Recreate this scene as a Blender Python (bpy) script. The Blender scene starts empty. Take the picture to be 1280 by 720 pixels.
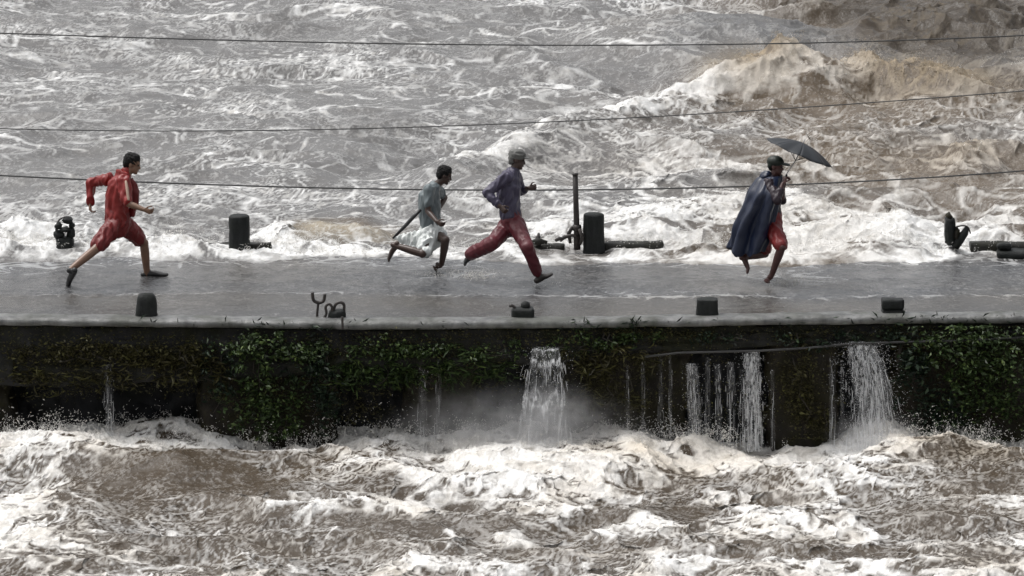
import bpy, bmesh, math, random
import numpy as np
from mathutils import Vector, Matrix, noise as mnoise

R = math.radians
scene = bpy.context.scene
COL = scene.collection
# ------------------------------------------------------------------ camera
CAM = Vector((0.0, -62.0, 11.5)); PITCH = R(10.15); LENS = 183.5
cam_data = bpy.data.cameras.new('camera'); cam = bpy.data.objects.new('camera', cam_data); COL.objects.link(cam)
cam.location = CAM; cam.rotation_euler = (R(90) - PITCH, 0, 0)
cam_data.lens = LENS; cam_data.sensor_width = 36.0; cam_data.clip_start = 0.5; cam_data.clip_end = 3000
scene.camera = cam
# ------------------------------------------------------------------ overcast sky and weak wide sun
SUN_EL, SUN_AZ = R(66), R(-70)         # veiled sun high to one side
world = bpy.data.worlds.new('World'); scene.world = world; world.use_nodes = True
wn = world.node_tree; wn.nodes.clear()
sky = wn.nodes.new('ShaderNodeTexSky'); sky.sky_type = 'NISHITA'; sky.sun_disc = False
sky.sun_elevation = SUN_EL; sky.sun_rotation = SUN_AZ; sky.dust_density = 6.0; sky.air_density = 1.0; sky.ozone_density = 1.0
hs = wn.nodes.new('ShaderNodeHueSaturation'); hs.inputs['Saturation'].default_value = 0.16
bg = wn.nodes.new('ShaderNodeBackground'); bg.inputs['Strength'].default_value = 0.15
wo = wn.nodes.new('ShaderNodeOutputWorld')
wn.links.new(sky.outputs[0], hs.inputs['Color']); wn.links.new(hs.outputs[0], bg.inputs['Color']); wn.links.new(bg.outputs[0], wo.inputs['Surface'])
sun_d = bpy.data.lights.new('sun', 'SUN'); sun_d.energy = 1.2; sun_d.angle = R(14); sun_d.color = (1.0, 0.985, 0.965)
sun = bpy.data.objects.new('sun', sun_d); COL.objects.link(sun)
sd = Vector((math.sin(SUN_AZ) * math.cos(SUN_EL), math.cos(SUN_AZ) * math.cos(SUN_EL), math.sin(SUN_EL)))
sun.rotation_euler = sd.to_track_quat('Z', 'Y').to_euler()
vs = scene.view_settings; vs.view_transform = 'Standard'; vs.look = 'None'; vs.exposure = 0.16; vs.gamma = 1.0; vs.use_curve_mapping = False
scene.cycles.max_bounces = 6; scene.cycles.diffuse_bounces = 3; scene.cycles.glossy_bounces = 3; scene.cycles.transparent_max_bounces = 12
scene.cycles.volume_bounces = 1; scene.cycles.use_denoising = True; scene.cycles.denoiser = 'OPENIMAGEDENOISE'; scene.cycles.denoising_input_passes = 'RGB_ALBEDO_NORMAL'

# ------------------------------------------------------------------ pixel of the 1280x720 photograph -> direction
FPX = LENS / 36.0 * 1280.0
_F = Vector((0, math.cos(PITCH), -math.sin(PITCH))); _U = Vector((0, math.sin(PITCH), math.cos(PITCH))); _R = Vector((1, 0, 0))
def ray(px, py): return _F + _R * ((px - 640) / FPX) + _U * ((360 - py) / FPX)
def on_z(px, py, z=0.0):
    d = ray(px, py); return CAM + d * ((z - CAM.z) / d.z)
def on_y(px, py, y):
    d = ray(px, py); return CAM + d * ((y - CAM.y) / d.y)

# ------------------------------------------------------------------ numeric noise
rng = np.random.default_rng(7); random.seed(7)
_perm = np.concatenate([rng.permutation(256)] * 3).astype(np.int32)
_ang = rng.random(256) * 2 * np.pi
_gx = np.cos(_ang).astype(np.float32); _gy = np.sin(_ang).astype(np.float32)
def pn(x, y, s=0):
    x = np.asarray(x, np.float32) + s * 17.31; y = np.asarray(y, np.float32) - s * 9.77
    xf = np.floor(x); yf = np.floor(y); xi = xf.astype(np.int32) & 255; yi = yf.astype(np.int32) & 255
    u = x - xf; v = y - yf
    a = _perm[xi]; b = _perm[xi + 1]
    h00 = _perm[a + yi]; h10 = _perm[b + yi]; h01 = _perm[a + yi + 1]; h11 = _perm[b + yi + 1]
    n00 = _gx[h00] * u + _gy[h00] * v; n10 = _gx[h10] * (u - 1) + _gy[h10] * v
    n01 = _gx[h01] * u + _gy[h01] * (v - 1); n11 = _gx[h11] * (u - 1) + _gy[h11] * (v - 1)
    fu = u * u * u * (u * (u * 6 - 15) + 10); fv = v * v * v * (v * (v * 6 - 15) + 10)
    p = n00 + fu * (n10 - n00); q = n01 + fu * (n11 - n01)
    return (p + fv * (q - p)) * 1.5
def fbm(x, y, o=4, s=0, g=0.5, l=2.03):
    t = 0; a = 1.0; n = 0
    for i in range(o):
        t = t + a * pn(x, y, s + i * 3); n += a; a *= g; x = x * l; y = y * l
    return t / n * 1.35
def ridge(x, y, s=0, soft=0.02): return 1 - np.sqrt(pn(x, y, s) ** 2 + soft) * 1.6
def sst(a, b, x):
    t = np.clip((x - a) / (b - a), 0, 1); return t * t * (3 - 2 * t)

# ------------------------------------------------------------------ objects
def tag(o, label=None, cat=None, group=None, kind=None):
    if label: o['label'] = label
    if cat: o['category'] = cat
    if group: o['group'] = group
    if kind: o['kind'] = kind
    return o
def link(o, parent=None):
    COL.objects.link(o)
    if parent is not None: o.parent = parent; o.matrix_parent_inverse = parent.matrix_basis.inverted()
    return o
def empty(name, loc):
    o = bpy.data.objects.new(name, None); o.location = loc; o.empty_display_size = 0.1; COL.objects.link(o); return o
def mesh_np(name, V, F, mat=None, parent=None, smooth=True):
    V = np.asarray(V, np.float32); F = np.asarray(F, np.int32); m, k = F.shape
    me = bpy.data.meshes.new(name); me.vertices.add(len(V)); me.vertices.foreach_set('co', V.ravel())
    me.loops.add(m * k); me.loops.foreach_set('vertex_index', F.ravel())
    me.polygons.add(m); me.polygons.foreach_set('loop_start', np.arange(m, dtype=np.int32) * k)
    me.polygons.foreach_set('use_smooth', np.full(m, smooth, dtype=bool))
    me.update(calc_edges=True)
    if mat: me.materials.append(mat)
    o = bpy.data.objects.new(name, me)
    return link(o, parent)
def mesh_py(name, V, F, mat=None, parent=None, smooth=True):
    me = bpy.data.meshes.new(name); me.from_pydata([tuple(v) for v in V], [], [tuple(f) for f in F])
    if smooth:
        for p in me.polygons: p.use_smooth = True
    me.update()
    if mat: me.materials.append(mat)
    o = bpy.data.objects.new(name, me)
    return link(o, parent)
def grid_faces(nx, ny):
    i = np.arange(nx - 1); j = np.arange(ny - 1); a = (j[:, None] * nx + i[None, :]).ravel()
    return np.stack([a, a + 1, a + 1 + nx, a + nx], 1)
def attr(o, name, vals, kind='FLOAT'):
    a = o.data.attributes.new(name, kind, 'POINT')
    if kind == 'FLOAT': a.data.foreach_set('value', np.asarray(vals, np.float32).ravel())
    else: a.data.foreach_set('color', np.asarray(vals, np.float32).ravel())

# ------------------------------------------------------------------ materials
class NT:
    def __init__(s, name):
        s.m = bpy.data.materials.new(name); s.m.use_nodes = True; s.t = s.m.node_tree; s.t.nodes.clear()
        s.out = s.n('ShaderNodeOutputMaterial'); s.b = s.n('ShaderNodeBsdfPrincipled'); s.l(s.b.outputs[0], s.out.inputs['Surface'])
    def n(s, t, **k):
        x = s.t.nodes.new(t)
        for a, b in k.items(): setattr(x, a, b)
        return x
    def l(s, a, b): s.t.links.new(a, b)
    def coord(s, scale=(1, 1, 1)):
        c = s.n('ShaderNodeTexCoord'); m = s.n('ShaderNodeMapping'); m.inputs['Scale'].default_value = scale
        s.l(c.outputs['Object'], m.inputs['Vector']); return m.outputs[0]
    def noise(s, vec, scale, detail=4, rough=0.55, dist=0.0):
        x = s.n('ShaderNodeTexNoise'); x.inputs['Scale'].default_value = scale; x.inputs['Detail'].default_value = detail
        x.inputs['Roughness'].default_value = rough; x.inputs['Distortion'].default_value = dist
        s.l(vec, x.inputs['Vector']); return x.outputs['Fac']
    def ramp(s, fac, stops):
        r = s.n('ShaderNodeValToRGB'); e = r.color_ramp.elements
        while len(e) < len(stops): e.new(0.5)
        for el, (p, c) in zip(e, stops):
            el.position = p; el.color = c if len(c) == 4 else (*c, 1)
        s.l(fac, r.inputs['Fac']); return r.outputs['Color']
    def mix(s, fac, a, b):
        m = s.n('ShaderNodeMix', data_type='RGBA')
        for v, i in ((fac, 0), (a, 6), (b, 7)):
            if hasattr(v, 'links'): s.l(v, m.inputs[i])
            else: m.inputs[i].default_value = v if i == 0 else (*v, 1)
        return m.outputs[2]
    def math(s, op, a, b=0.0, c=0.0, clamp=False):
        m = s.n('ShaderNodeMath', operation=op); m.use_clamp = clamp
        for i, v in enumerate((a, b, c)):
            if hasattr(v, 'links'): s.l(v, m.inputs[i])
            else: m.inputs[i].default_value = v
        return m.outputs[0]
    def attr(s, name, out='Fac'):
        a = s.n('ShaderNodeAttribute', attribute_name=name); return a.outputs[out]
    def bump(s, h, strength=0.3, dist=0.02):
        b = s.n('ShaderNodeBump'); b.inputs['Strength'].default_value = strength; b.inputs['Distance'].default_value = dist
        s.l(h, b.inputs['Height']); s.l(b.outputs[0], s.b.inputs['Normal'])
    def set(s, **k):
        for a, v in k.items():
            i = s.b.inputs[a.replace('_', ' ')]
            if hasattr(v, 'links'): s.l(v, i)
            else: i.default_value = (*v, 1) if isinstance(v, tuple) and len(v) == 3 else v

def simple(name, c1, c2, scale=8, rough=0.6, bump=0.3, bdist=0.01, vec=(1, 1, 1), spec=0.5, detail=5):
    t = NT(name); v = t.coord(vec); f = t.noise(v, scale, detail)
    t.set(Base_Color=t.ramp(f, [(0.3, c1), (0.7, c2)]), Roughness=rough)
    t.b.inputs['Specular IOR Level'].default_value = spec
    t.bump(t.noise(v, scale * 3.1, 4), bump, bdist)
    return t.m

def water_mat(name, ripple=0.25, wrough=0.16, spec=0.5):
    t = NT(name); v = t.coord((1, 0.6, 1.4))
    foam = t.attr('foam'); fine = t.noise(v, 22, 5, 0.65, 0.6); mid = t.noise(v, 7, 4, 0.6, 0.8)
    f = t.math('ADD', foam, t.math('MULTIPLY', t.math('SUBTRACT', fine, 0.5), 0.75))
    f = t.math('ADD', f, t.math('MULTIPLY', t.math('SUBTRACT', mid, 0.5), 0.45))
    f = t.math('SMOOTH_MIN', t.math('MAXIMUM', f, 0.0), 1.0, 0.15)
    wc = t.attr('wcol', 'Color'); fc = t.attr('fcol', 'Color')
    wv = t.mix(t.math('MULTIPLY', mid, 0.35), wc, (0.10, 0.085, 0.07))
    fm = t.n('ShaderNodeMix', data_type='RGBA', blend_type='MULTIPLY'); fm.inputs[0].default_value = 1.0; t.l(fc, fm.inputs[6]); t.l(t.ramp(t.noise(v, 4.5, 6, 0.68, 0.7), [(0.32, (0.62, 0.60, 0.57)), (0.52, (1, 1, 1))]), fm.inputs[7]); fc = fm.outputs[2]
    t.set(Base_Color=t.mix(f, wv, fc), Roughness=t.math('MULTIPLY_ADD', f, 0.5, wrough), IOR=1.33)
    t.b.inputs['Specular IOR Level'].default_value = spec
    h = t.math('ADD', t.math('MULTIPLY', fine, t.math('MULTIPLY_ADD', f, 0.9, 0.5)), t.math('MULTIPLY', mid, 0.6))
    t.bump(h, ripple, 0.06)
    return t.m
M = {}
M['water_up'] = water_mat('muddy_river_water', 0.34, 0.22)
M['water_dn'] = water_mat('churning_brown_water', 0.40, 0.22, 0.36)
M['film'] = water_mat('thin_floodwater', 0.30, 0.12)
t = NT('foam_spray'); t.set(Base_Color=(0.86, 0.84, 0.80), Roughness=0.5); t.b.inputs['Subsurface Weight'].default_value = 0.0; M['spray'] = t.m
t = NT('muddy_spray'); t.set(Base_Color=(0.50, 0.43, 0.34), Roughness=0.5); M['tan_spray'] = t.m
# ================================================================== RIVER
def axis(lo, hi, step, far_lo, far_hi, grow=1.35):
    core = np.arange(lo, hi + step * 0.5, step)
    a, d = [core[0]], step
    while a[-1] > far_lo: d *= grow; a.append(a[-1] - d)
    b, d = [core[-1]], step
    while b[-1] < far_hi: d *= grow; b.append(b[-1] + d)
    return np.concatenate([np.array(a[1:])[::-1], core, np.array(b[1:])])
def warp(X, Y, a, f, s, n=2):
    x, y = X, Y
    for i in range(n):
        wx = fbm(x * f, y * f, 2, s + 11 * i); wy = fbm(x * f, y * f, 2, s + 5 + 11 * i)
        x = X + a * wx; y = Y + a * wy
    return x, y
def blobs(X, Y, items, z):
    """soft patches given by photograph pixel centre and pixel radii, laid on the water level z"""
    t = 0
    for px, py, rx, ry, k in items:
        c = on_z(px, py, z); e = on_z(px + rx, py, z).x - c.x
        d = (on_z(px, py - ry, z).y - on_z(px, py + ry, z).y) / 2
        t = t + k * np.exp(-(((X - c.x) / e) ** 2 + ((Y - c.y) / d) ** 2))
    return t
def line_dist(X, Y, pts, z):
    """signed distance in Y (positive beyond the line) to a polyline given in pixels, and a mask along X"""
    w = [on_z(px, py, z) for px, py in pts]
    xs = np.array([p.x for p in w]); ys = np.array([p.y for p in w])
    yl = np.interp(X, xs, ys); m = sst(xs[0] - 0.4, xs[0] + 0.8, X) * (1 - sst(xs[-1] - 0.8, xs[-1] + 0.4, X))
    return Y - yl, m
def colour(a): return np.concatenate([a, np.ones((len(a), 1), np.float32)], 1)
def lerp3(c1, c2, t): return np.array(c1, np.float32) * (1 - t[:, None]) + np.array(c2, np.float32) * t[:, None]

KERB_Y = 4.62                                   # far edge of the bridge
def near_edge(x):                               # near edge of the bridge, slightly bowed
    return np.interp(x, [-40, -6.4, -4.0, -1.6, 1.2, 4, 6.4, 40], [0.05, 0.02, -0.12, -0.27, -0.14, 0.10, 0.17, 0.4])

def froth_geo(X, Y, foam, s, k=1.0):
    wx, wy = warp(X, Y, 0.22, 2.2, s, 2)
    r = 0.55 * (1 - np.abs(pn(wx * 3.4, wy * 3.6, s)) * 1.8) + 0.45 * (1 - np.abs(pn(wx * 8, wy * 8, s + 2)) * 1.8)
    return k * (foam * (r - 0.4) * 0.06 + foam * pn(wx * 19, wy * 15, s + 3) * 0.016)

def make_water(name, xs, ys, fn, mat):
    X, Y = np.meshgrid(xs.astype(np.float32), ys.astype(np.float32))
    sh = X.shape; h, foam, wcol, fcol, chop, low = fn(X.ravel(), Y.ravel())
    H = low.reshape(sh)
    gy, gx = np.gradient(H, ys, xs)
    gx = np.clip(gx, -0.7, 0.7); gy = np.clip(gy, -0.7, 0.7)
    Xd = X + chop * gx; Yd = Y + chop * gy
    V = np.stack([Xd.ravel(), Yd.ravel(), h], 1)
    o = mesh_np(name, V, grid_faces(sh[1], sh[0]), mat)
    attr(o, 'foam', foam); attr(o, 'wcol', colour(wcol), 'FLOAT_COLOR'); attr(o, 'fcol', colour(fcol), 'FLOAT_COLOR')
    tag(o, kind='structure')
    return o, X.ravel(), Y.ravel(), V, foam

UPZ = -0.02
def upstream(X, Y):
    zc = UPZ
    right = sst(-1.5, 4.0, X - 0.10 * (Y - 10))           # calm grey water one side, breaking brown water the other
    wx, wy = warp(X, Y, 1.2, 0.22, 1)
    sx, sy = warp(X, Y, 0.55, 0.7, 21)
    swell = ridge(wx * 0.17 + 3, wy * 0.24, 2, 0.03) - 0.45
    chop1 = ridge(wx * 0.45, wy * 0.60, 3, 0.02) - 0.5
    chop2 = ridge(sx * 1.1, sy * 1.3, 4, 0.02) - 0.5
    chop3 = ridge(sx * 2.8, sy * 2.8, 6, 0.03) - 0.5
    chop4 = pn(sx * 8.5, sy * 9.5, 7)
    edge = np.exp(-((Y - (KERB_Y + 0.2)) / 0.9) ** 2)
    amp = 0.85 + 0.5 * right
    h = amp * (0.34 * swell + 0.21 * chop1) + (0.65 + 0.55 * right) * (0.095 * chop2 + 0.024 * chop3 + 0.010 * chop4)
    # the tall breaking wave and its splash
    d, m = line_dist(X, Y, [(520, 222), (600, 205), (690, 178), (800, 150), (900, 130), (1010, 118), (1130, 112), (1300, 95)], zc)
    dn = d + 0.5 * fbm(X * 0.9, Y * 0.5, 3, 31)
    wave = m * (0.45 + 0.9 * np.clip(fbm(X * 0.5, Y * 0.3, 3, 32) + 0.35, 0, 1)) * (np.exp(-(dn / 1.3) ** 2) * 0.34 - np.exp(-((dn - 3.2) / 2.6) ** 2) * 0.16)
    mound = blobs(X, Y, [(935, 108, 55, 22, 0.50), (985, 118, 40, 16, 0.22), (1085, 108, 60, 16, 0.30), (1170, 120, 60, 16, 0.34), (1210, 205, 60, 12, 0.25), (1100, 200, 50, 10, 0.15)], zc)
    rear = blobs(X, Y, [(900, 60, 160, 26, 0.35), (1180, 40, 120, 26, 0.35), (640, 190, 70, 9, 0.15)], zc)
    bx_, by_ = warp(X, Y, 0.3, 1.0, 35, 2)
    bil = np.abs(pn(bx_ * 1.6, by_ * 1.3, 36)) + 0.5 * np.abs(pn(bx_ * 3.6, by_ * 3, 37)) + 0.25 * np.abs(pn(bx_ * 8, by_ * 7, 38))
    sbil = np.sqrt(pn(bx_ * 1.1, by_ * 0.9, 39) ** 2 + 0.01) + 0.4 * np.sqrt(pn(bx_ * 2.6, by_ * 2.2, 34) ** 2 + 0.01)
    h = h + wave + mound * (0.75 + 0.5 * sbil + 0.12 * bil) + rear + 0.16 * (sbil - 0.5) * blobs(X, Y, [(1180, 40, 130, 45, 1.0), (1150, 180, 150, 40, 0.6)], zc)
    tanb = blobs(X, Y, [(398, 297, 26, 7, 0.17), (455, 301, 36, 5, 0.15)], 0.0)
    # water piling against and over the kerb
    pile = edge * (0.03 + 0.17 * sst(0.0, 0.8, fbm(X * 0.75, Y * 0.4, 3, 41)) + 0.05 * chop2)
    burst = blobs(X, Y, [(28, 300, 45, 7, 0.24), (110, 300, 30, 6, 0.12), (352, 300, 26, 7, 0.22), (640, 296, 26, 5, 0.12), (705, 298, 26, 6, 0.14), (800, 290, 40, 8, 0.20), (1040, 300, 50, 6, 0.12), (1130, 298, 40, 7, 0.14)], 0.0)
    h = h + pile + tanb + burst * (0.55 + 0.7 * bil)
    # foam
    fx, fy = warp(X, Y, 1.1, 0.42, 51, 3)
    f1 = 1 - np.abs(pn(fx * 0.8, fy * 0.7, 52)) * 2.2
    f2 = 1 - np.abs(pn(fx * 1.9, fy * 1.5, 53)) * 2.2
    f3 = 1 - np.abs(pn(fx * 4.6 + 1.5 * sx, fy * 3.4, 54)) * 2.0
    fil = np.maximum(np.maximum(f1, f2 * 0.93), f3 * 0.82)
    patch = fbm(fx * 0.33, fy * 0.4, 4, 55)
    dens = 0.13 + 0.22 * patch + 0.06 * right + 0.13 * (chop1 + 0.4 * chop2)
    dens += blobs(X, Y, [(700, 250, 260, 50, 0.08), (800, 130, 120, 30, 0.14), (1000, 275, 330, 35, 0.20), (880, 200, 120, 25, 0.08), (330, 285, 70, 22, 0.15)], zc)
    dens -= blobs(X, Y, [(960, 60, 110, 30, 0.30), (450, 225, 150, 14, 0.15), (150, 130, 150, 30, 0.06), (1050, 165, 110, 15, 0.16)], zc)
    dens += m * np.exp(-((dn - 0.1) / 0.7) ** 2) * (0.25 + 0.35 * fbm(X * 0.8, Y * 0.5, 3, 33)) + np.clip(mound, 0, 0.4) * 0.7
    dens += edge * (0.26 + 0.40 * fbm(X * 0.8, Y * 0.6, 3, 57)) - tanb * 3.2 + burst * 2.2
    foam = sst(1.02 - dens * 1.35, 1.34 - dens * 1.35, fil + 0.12 * pn(sx * 9, sy * 6, 58)) * np.clip(0.55 + dens, 0, 1)
    gx_, gy_ = warp(X, Y, 0.45, 1.1, 66, 3)
    f4 = 1 - np.abs(pn(gx_ * 3.2, gy_ * 2.1, 67)) * 2.2; f5 = 1 - np.abs(pn(gx_ * 7.5, gy_ * 4.2, 68)) * 2.0
    lace = np.maximum(np.maximum(sst(0.80, 0.98, f2) * 0.8, sst(0.78, 0.98, f3) * 0.6) * sst(-0.35, 0.35, fbm(fx * 0.9, fy * 0.9, 3, 59)),
                      np.maximum(sst(0.72, 0.98, f4) * 0.9, sst(0.70, 0.98, f5) * 0.6) * sst(-0.30, 0.40, fbm(gx_ * 0.7, gy_ * 0.5, 3, 69)))
    big = fbm(X * 0.28 + 0.25 * Y * 0.28, Y * 0.16, 3, 70)
    streak = 1 - np.abs(pn(fx * 0.55 + fy * 0.35, fy * 0.30 - fx * 0.10, 77)) * 2.6
    lace = lace * (0.30 + 0.75 * sst(-0.35, 0.35, big)) + 0.45 * sst(0.80, 0.99, streak) * sst(-0.3, 0.3, pn(sx * 2.2, sy * 1.6, 78))
    lace = lace * (1 - 0.75 * np.clip(blobs(X, Y, [(930, 55, 110, 28, 1.0), (430, 298, 60, 8, 0.8)], zc), 0, 1))
    foam = np.clip(np.maximum(foam, lace), 0, 1)
    low = h
    h = h + froth_geo(X, Y, np.clip(foam * (0.35 + 0.75 * right + 0.6 * edge), 0, 1), 61)
    # taper onto the road
    front = KERB_Y - 0.55 + 0.48 * fbm(X * 0.45, X * 0 + 2.2, 3, 71) + 0.10 * pn(X * 2.3, X * 0, 72) + 0.55 * sst(5.45, 5.95, X)
    tp = sst(0.0, 0.55, Y - front)
    tongue = 0.014 + 0.05 * sst(0.0, 0.12, Y - front) * np.clip(0.5 + fbm(X * 3.5, Y * 3.0, 3, 73), 0, 1)
    h = UPZ + h
    h = np.where(Y < KERB_Y + 0.5, np.maximum(h, 0.045 + 0.10 * tp * sst(-0.3, 0.5, fbm(X * 1.2, Y, 3, 75))), h)
    h = tongue * (1 - tp) + h * tp
    lead = np.exp(-((Y - front - 0.22) / 0.28) ** 2)
    foam = np.clip(foam * sst(-0.02, 0.25, Y - front) + lead * (0.28 + 1.1 * fbm(X * 1.6, Y * 1.6, 4, 74)), 0, 1)
    h = np.where(Y < front, -0.05, h)
    # colours
    mud = np.clip(0.10 + 0.75 * right * sst(-0.5, 0.5, fbm(X * 0.3, Y * 0.2, 3, 81) + 0.15) +
                  blobs(X, Y, [(1200, 40, 160, 60, 1.0), (940, 110, 60, 25, 0.5), (1180, 180, 160, 50, 0.45), (1130, 110, 140, 20, 0.4), (420, 295, 60, 12, 1.3)], zc)
                  - blobs(X, Y, [(930, 55, 80, 30, 0.6)], zc), 0, 1)
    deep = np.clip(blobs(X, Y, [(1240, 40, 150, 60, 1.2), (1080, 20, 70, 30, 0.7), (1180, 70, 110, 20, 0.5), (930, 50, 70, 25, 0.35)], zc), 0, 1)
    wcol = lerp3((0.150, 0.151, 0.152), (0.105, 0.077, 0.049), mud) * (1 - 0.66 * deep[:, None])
    tb = np.clip(blobs(X, Y, [(398, 297, 30, 9, 1.0), (455, 301, 40, 7, 0.9)], 0.0), 0, 1)[:, None]
    wcol = wcol * (1 - tb) + np.array((0.33, 0.285, 0.21), np.float32) * tb
    ftan = np.clip(blobs(X, Y, [(935, 108, 60, 24, 1.0), (1170, 115, 130, 22, 0.9), (1200, 200, 120, 26, 0.55), (1150, 40, 170, 50, 0.8), (740, 200, 120, 15, 0.3), (1000, 240, 160, 30, 0.15)], zc) + 0.3 * mud * right, 0, 1)
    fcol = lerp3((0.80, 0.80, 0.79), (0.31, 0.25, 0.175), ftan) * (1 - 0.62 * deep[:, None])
    return h, foam, wcol, fcol, 0.045, low * sst(0.3, 1.5, Y - front)

up_x = axis(-10.2, 10.2, 0.026, -140, 140); 
up_y = np.concatenate([np.arange(3.5, 8, 0.03), np.arange(8, 18, 0.042), np.arange(18, 35.5, 0.055)])
a, d = [up_y[-1]], 0.055
while a[-1] < 420: d *= 1.3; a.append(a[-1] + d)
up_y = np.concatenate([up_y, a[1:]])
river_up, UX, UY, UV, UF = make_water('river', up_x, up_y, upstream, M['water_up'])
river_up['label'] = 'grey and brown flooded river rushing up to the bridge'

DNZ = -1.52
def downstream(X, Y):
    zc = DNZ
    wx, wy = warp(X, Y, 0.6, 0.5, 101)
    sx, sy = warp(X, Y, 0.30, 1.3, 121)
    swell = ridge(wx * 0.30 + 7, wy * 0.36, 102, 0.03) - 0.45
    c1 = ridge(wx * 0.75, wy * 0.7, 103, 0.025) - 0.5
    c2 = ridge(sx * 1.7, sy * 1.5, 104, 0.03) - 0.5
    c3 = ridge(sx * 4.0, sy * 3.2, 106, 0.04) - 0.5
    c4 = pn(sx * 11, sy * 11, 107)
    brown = blobs(X, Y, [(225, 598, 85, 22, 1.5), (310, 610, 60, 16, 1.2), (180, 640, 110, 20, 0.55), (470, 612, 60, 16, 0.8), (230, 680, 120, 16, 0.7), (760, 632, 90, 12, 0.8),
                         (560, 660, 90, 12, 0.5), (720, 690, 70, 12, 0.6), (1240, 605, 60, 14, 0.7), (1180, 650, 110, 18, 0.6), (880, 600, 70, 10, 0.3), (1010, 650, 90, 12, 0.35), (440, 690, 60, 10, 0.5)], zc)
    brown = brown + 0.75 * fbm(wx * 0.6, wy * 0.5, 3, 131)
    calm = 1 - 0.42 * np.clip(brown, 0, 1)
    h = 0.34 * swell + 0.15 * c1 + calm * (0.080 * c2 + 0.020 * c3 + 0.009 * c4)
    h += blobs(X, Y, [(225, 600, 100, 22, 0.20), (60, 575, 90, 26, 0.24), (640, 585, 110, 26, 0.16), (930, 590, 110, 22, 0.16), (1180, 580, 90, 22, 0.16), (120, 640, 110, 18, 0.12), (470, 600, 70, 18, 0.12)], zc)
    wallr = np.exp(-((Y - 0.1) / 0.7) ** 2)
    h += wallr * (0.05 + 0.16 * np.clip(fbm(X * 0.9, Y * 0.3, 3, 133), -0.3, 1))
    fx, fy = warp(X, Y, 0.5, 0.9, 151, 3)
    f1 = 1 - np.abs(pn(fx * 1.7, fy * 1.5, 152)) * 2.2
    f2 = 1 - np.abs(pn(fx * 3.9, fy * 3.2, 153)) * 2.2
    f3 = 1 - np.abs(pn(fx * 8.5, fy * 6.5, 154)) * 2.0
    fil = np.maximum(np.maximum(f1, f2 * 0.95), f3 * 0.86)
    dens = 0.28 + 0.34 * (c1 + 0.5 * c2) + 0.22 * fbm(fx * 0.6, fy * 0.7, 3, 155) - 0.34 * np.clip(brown, -0.4, 1.1)
    dens += blobs(X, Y, [(50, 560, 90, 24, 0.5), (620, 580, 120, 30, 0.5), (930, 575, 130, 22, 0.35), (700, 600, 90, 20, 0.3), (500, 640, 80, 12, 0.25), (1090, 560, 60, 14, 0.4), (940, 660, 160, 18, 0.2), (20, 640, 40, 40, 0.3)], zc) + 0.28 * wallr
    foam = sst(1.02 - dens * 1.3, 1.36 - dens * 1.3, fil + 0.14 * pn(sx * 12, sy * 9, 158)) * np.clip(0.5 + dens, 0, 1)
    gx_, gy_ = warp(X, Y, 0.3, 1.6, 166, 3)
    f4 = 1 - np.abs(pn(gx_ * 4.5, gy_ * 3.2, 167)) * 2.2; f5 = 1 - np.abs(pn(gx_ * 10, gy_ * 6.5, 168)) * 2.0
    lace = np.maximum(np.maximum(sst(0.78, 0.98, f2) * 0.85, sst(0.76, 0.98, f3) * 0.65), np.maximum(sst(0.72, 0.98, f4) * 0.85, sst(0.70, 0.98, f5) * 0.6) * sst(-0.4, 0.3, fbm(gx_ * 0.8, gy_ * 0.7, 3, 169)))
    lace = lace * (0.45 + 0.65 * sst(-0.3, 0.3, fbm(X * 0.45 + 3, Y * 0.28, 3, 177)))
    foam = np.clip(np.maximum(foam, 0.9 * lace * np.clip(1.05 - 0.8 * np.clip(brown, 0, 1.2), 0.1, 1)), 0, 1)
    low = h
    h = DNZ + h + froth_geo(X, Y, foam, 161, 0.65)
    k = np.clip(0.5 + 0.5 * fbm(X * 0.5, Y * 0.5, 3, 171), 0, 1)
    wcol = lerp3((0.044, 0.031, 0.020), (0.085, 0.065, 0.044), k)
    tn = np.clip(0.12 + 0.5 * fbm(fx * 0.8, fy * 0.8, 3, 172) + blobs(X, Y, [(820, 570, 150, 22, 0.35), (1180, 570, 120, 22, 0.45), (640, 540, 100, 12, 0.3)], zc), 0, 1)
    fcol = lerp3((0.86, 0.85, 0.83), (0.64, 0.56, 0.45), tn)
    return h, foam, wcol, fcol, 0.06, low
dn_x = axis(-7.6, 7.6, 0.02, -140, 140)
dn_y = axis(-8.2, 0.9, 0.034, -48, 1.6, 1.3)
river_dn, DX, DY, DV, DF = make_water('river', dn_x, dn_y, downstream, M['water_dn'])
river_dn['label'] = 'churning brown and white rapids below the bridge wall'
# ================================================================== BRIDGE
def wet_stone(name, dark, light, moss, moss_amt, scale=3.0, rough=0.45, spec=0.2):
    t = NT(name); v = t.coord((1, 1, 1)); s = t.coord((1, 1, 0.22))
    a = t.noise(v, scale, 6, 0.6); b = t.noise(s, scale * 2.2, 5, 0.65, 0.4); g = t.noise(v, scale * 0.8, 6, 0.7)
    base = t.ramp(b, [(0.3, dark), (0.72, light)])
    mg = t.ramp(t.noise(v, scale * 9, 4), [(0.3, (moss[0] * .45, moss[1] * .45, moss[2] * .45)), (0.7, moss)])
    fac = t.math('MULTIPLY', t.ramp(t.math('MULTIPLY_ADD', a, 0.5, t.math('MULTIPLY', g, 0.5)), [(0.44, (0, 0, 0)), (0.58, (1, 1, 1))]), moss_amt)
    t.set(Base_Color=t.mix(fac, base, mg), Roughness=t.math('MULTIPLY_ADD', fac, 0.4, rough))
    t.bump(t.noise(v, scale * 8, 6, 0.65), 0.6, 0.02); t.b.inputs['Specular IOR Level'].default_value = spec
    return t.m
M['slab'] = wet_stone('mossy_wet_concrete', (0.006, 0.0065, 0.008), (0.026, 0.025, 0.024), (0.026, 0.028, 0.011), 0.75)
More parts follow.
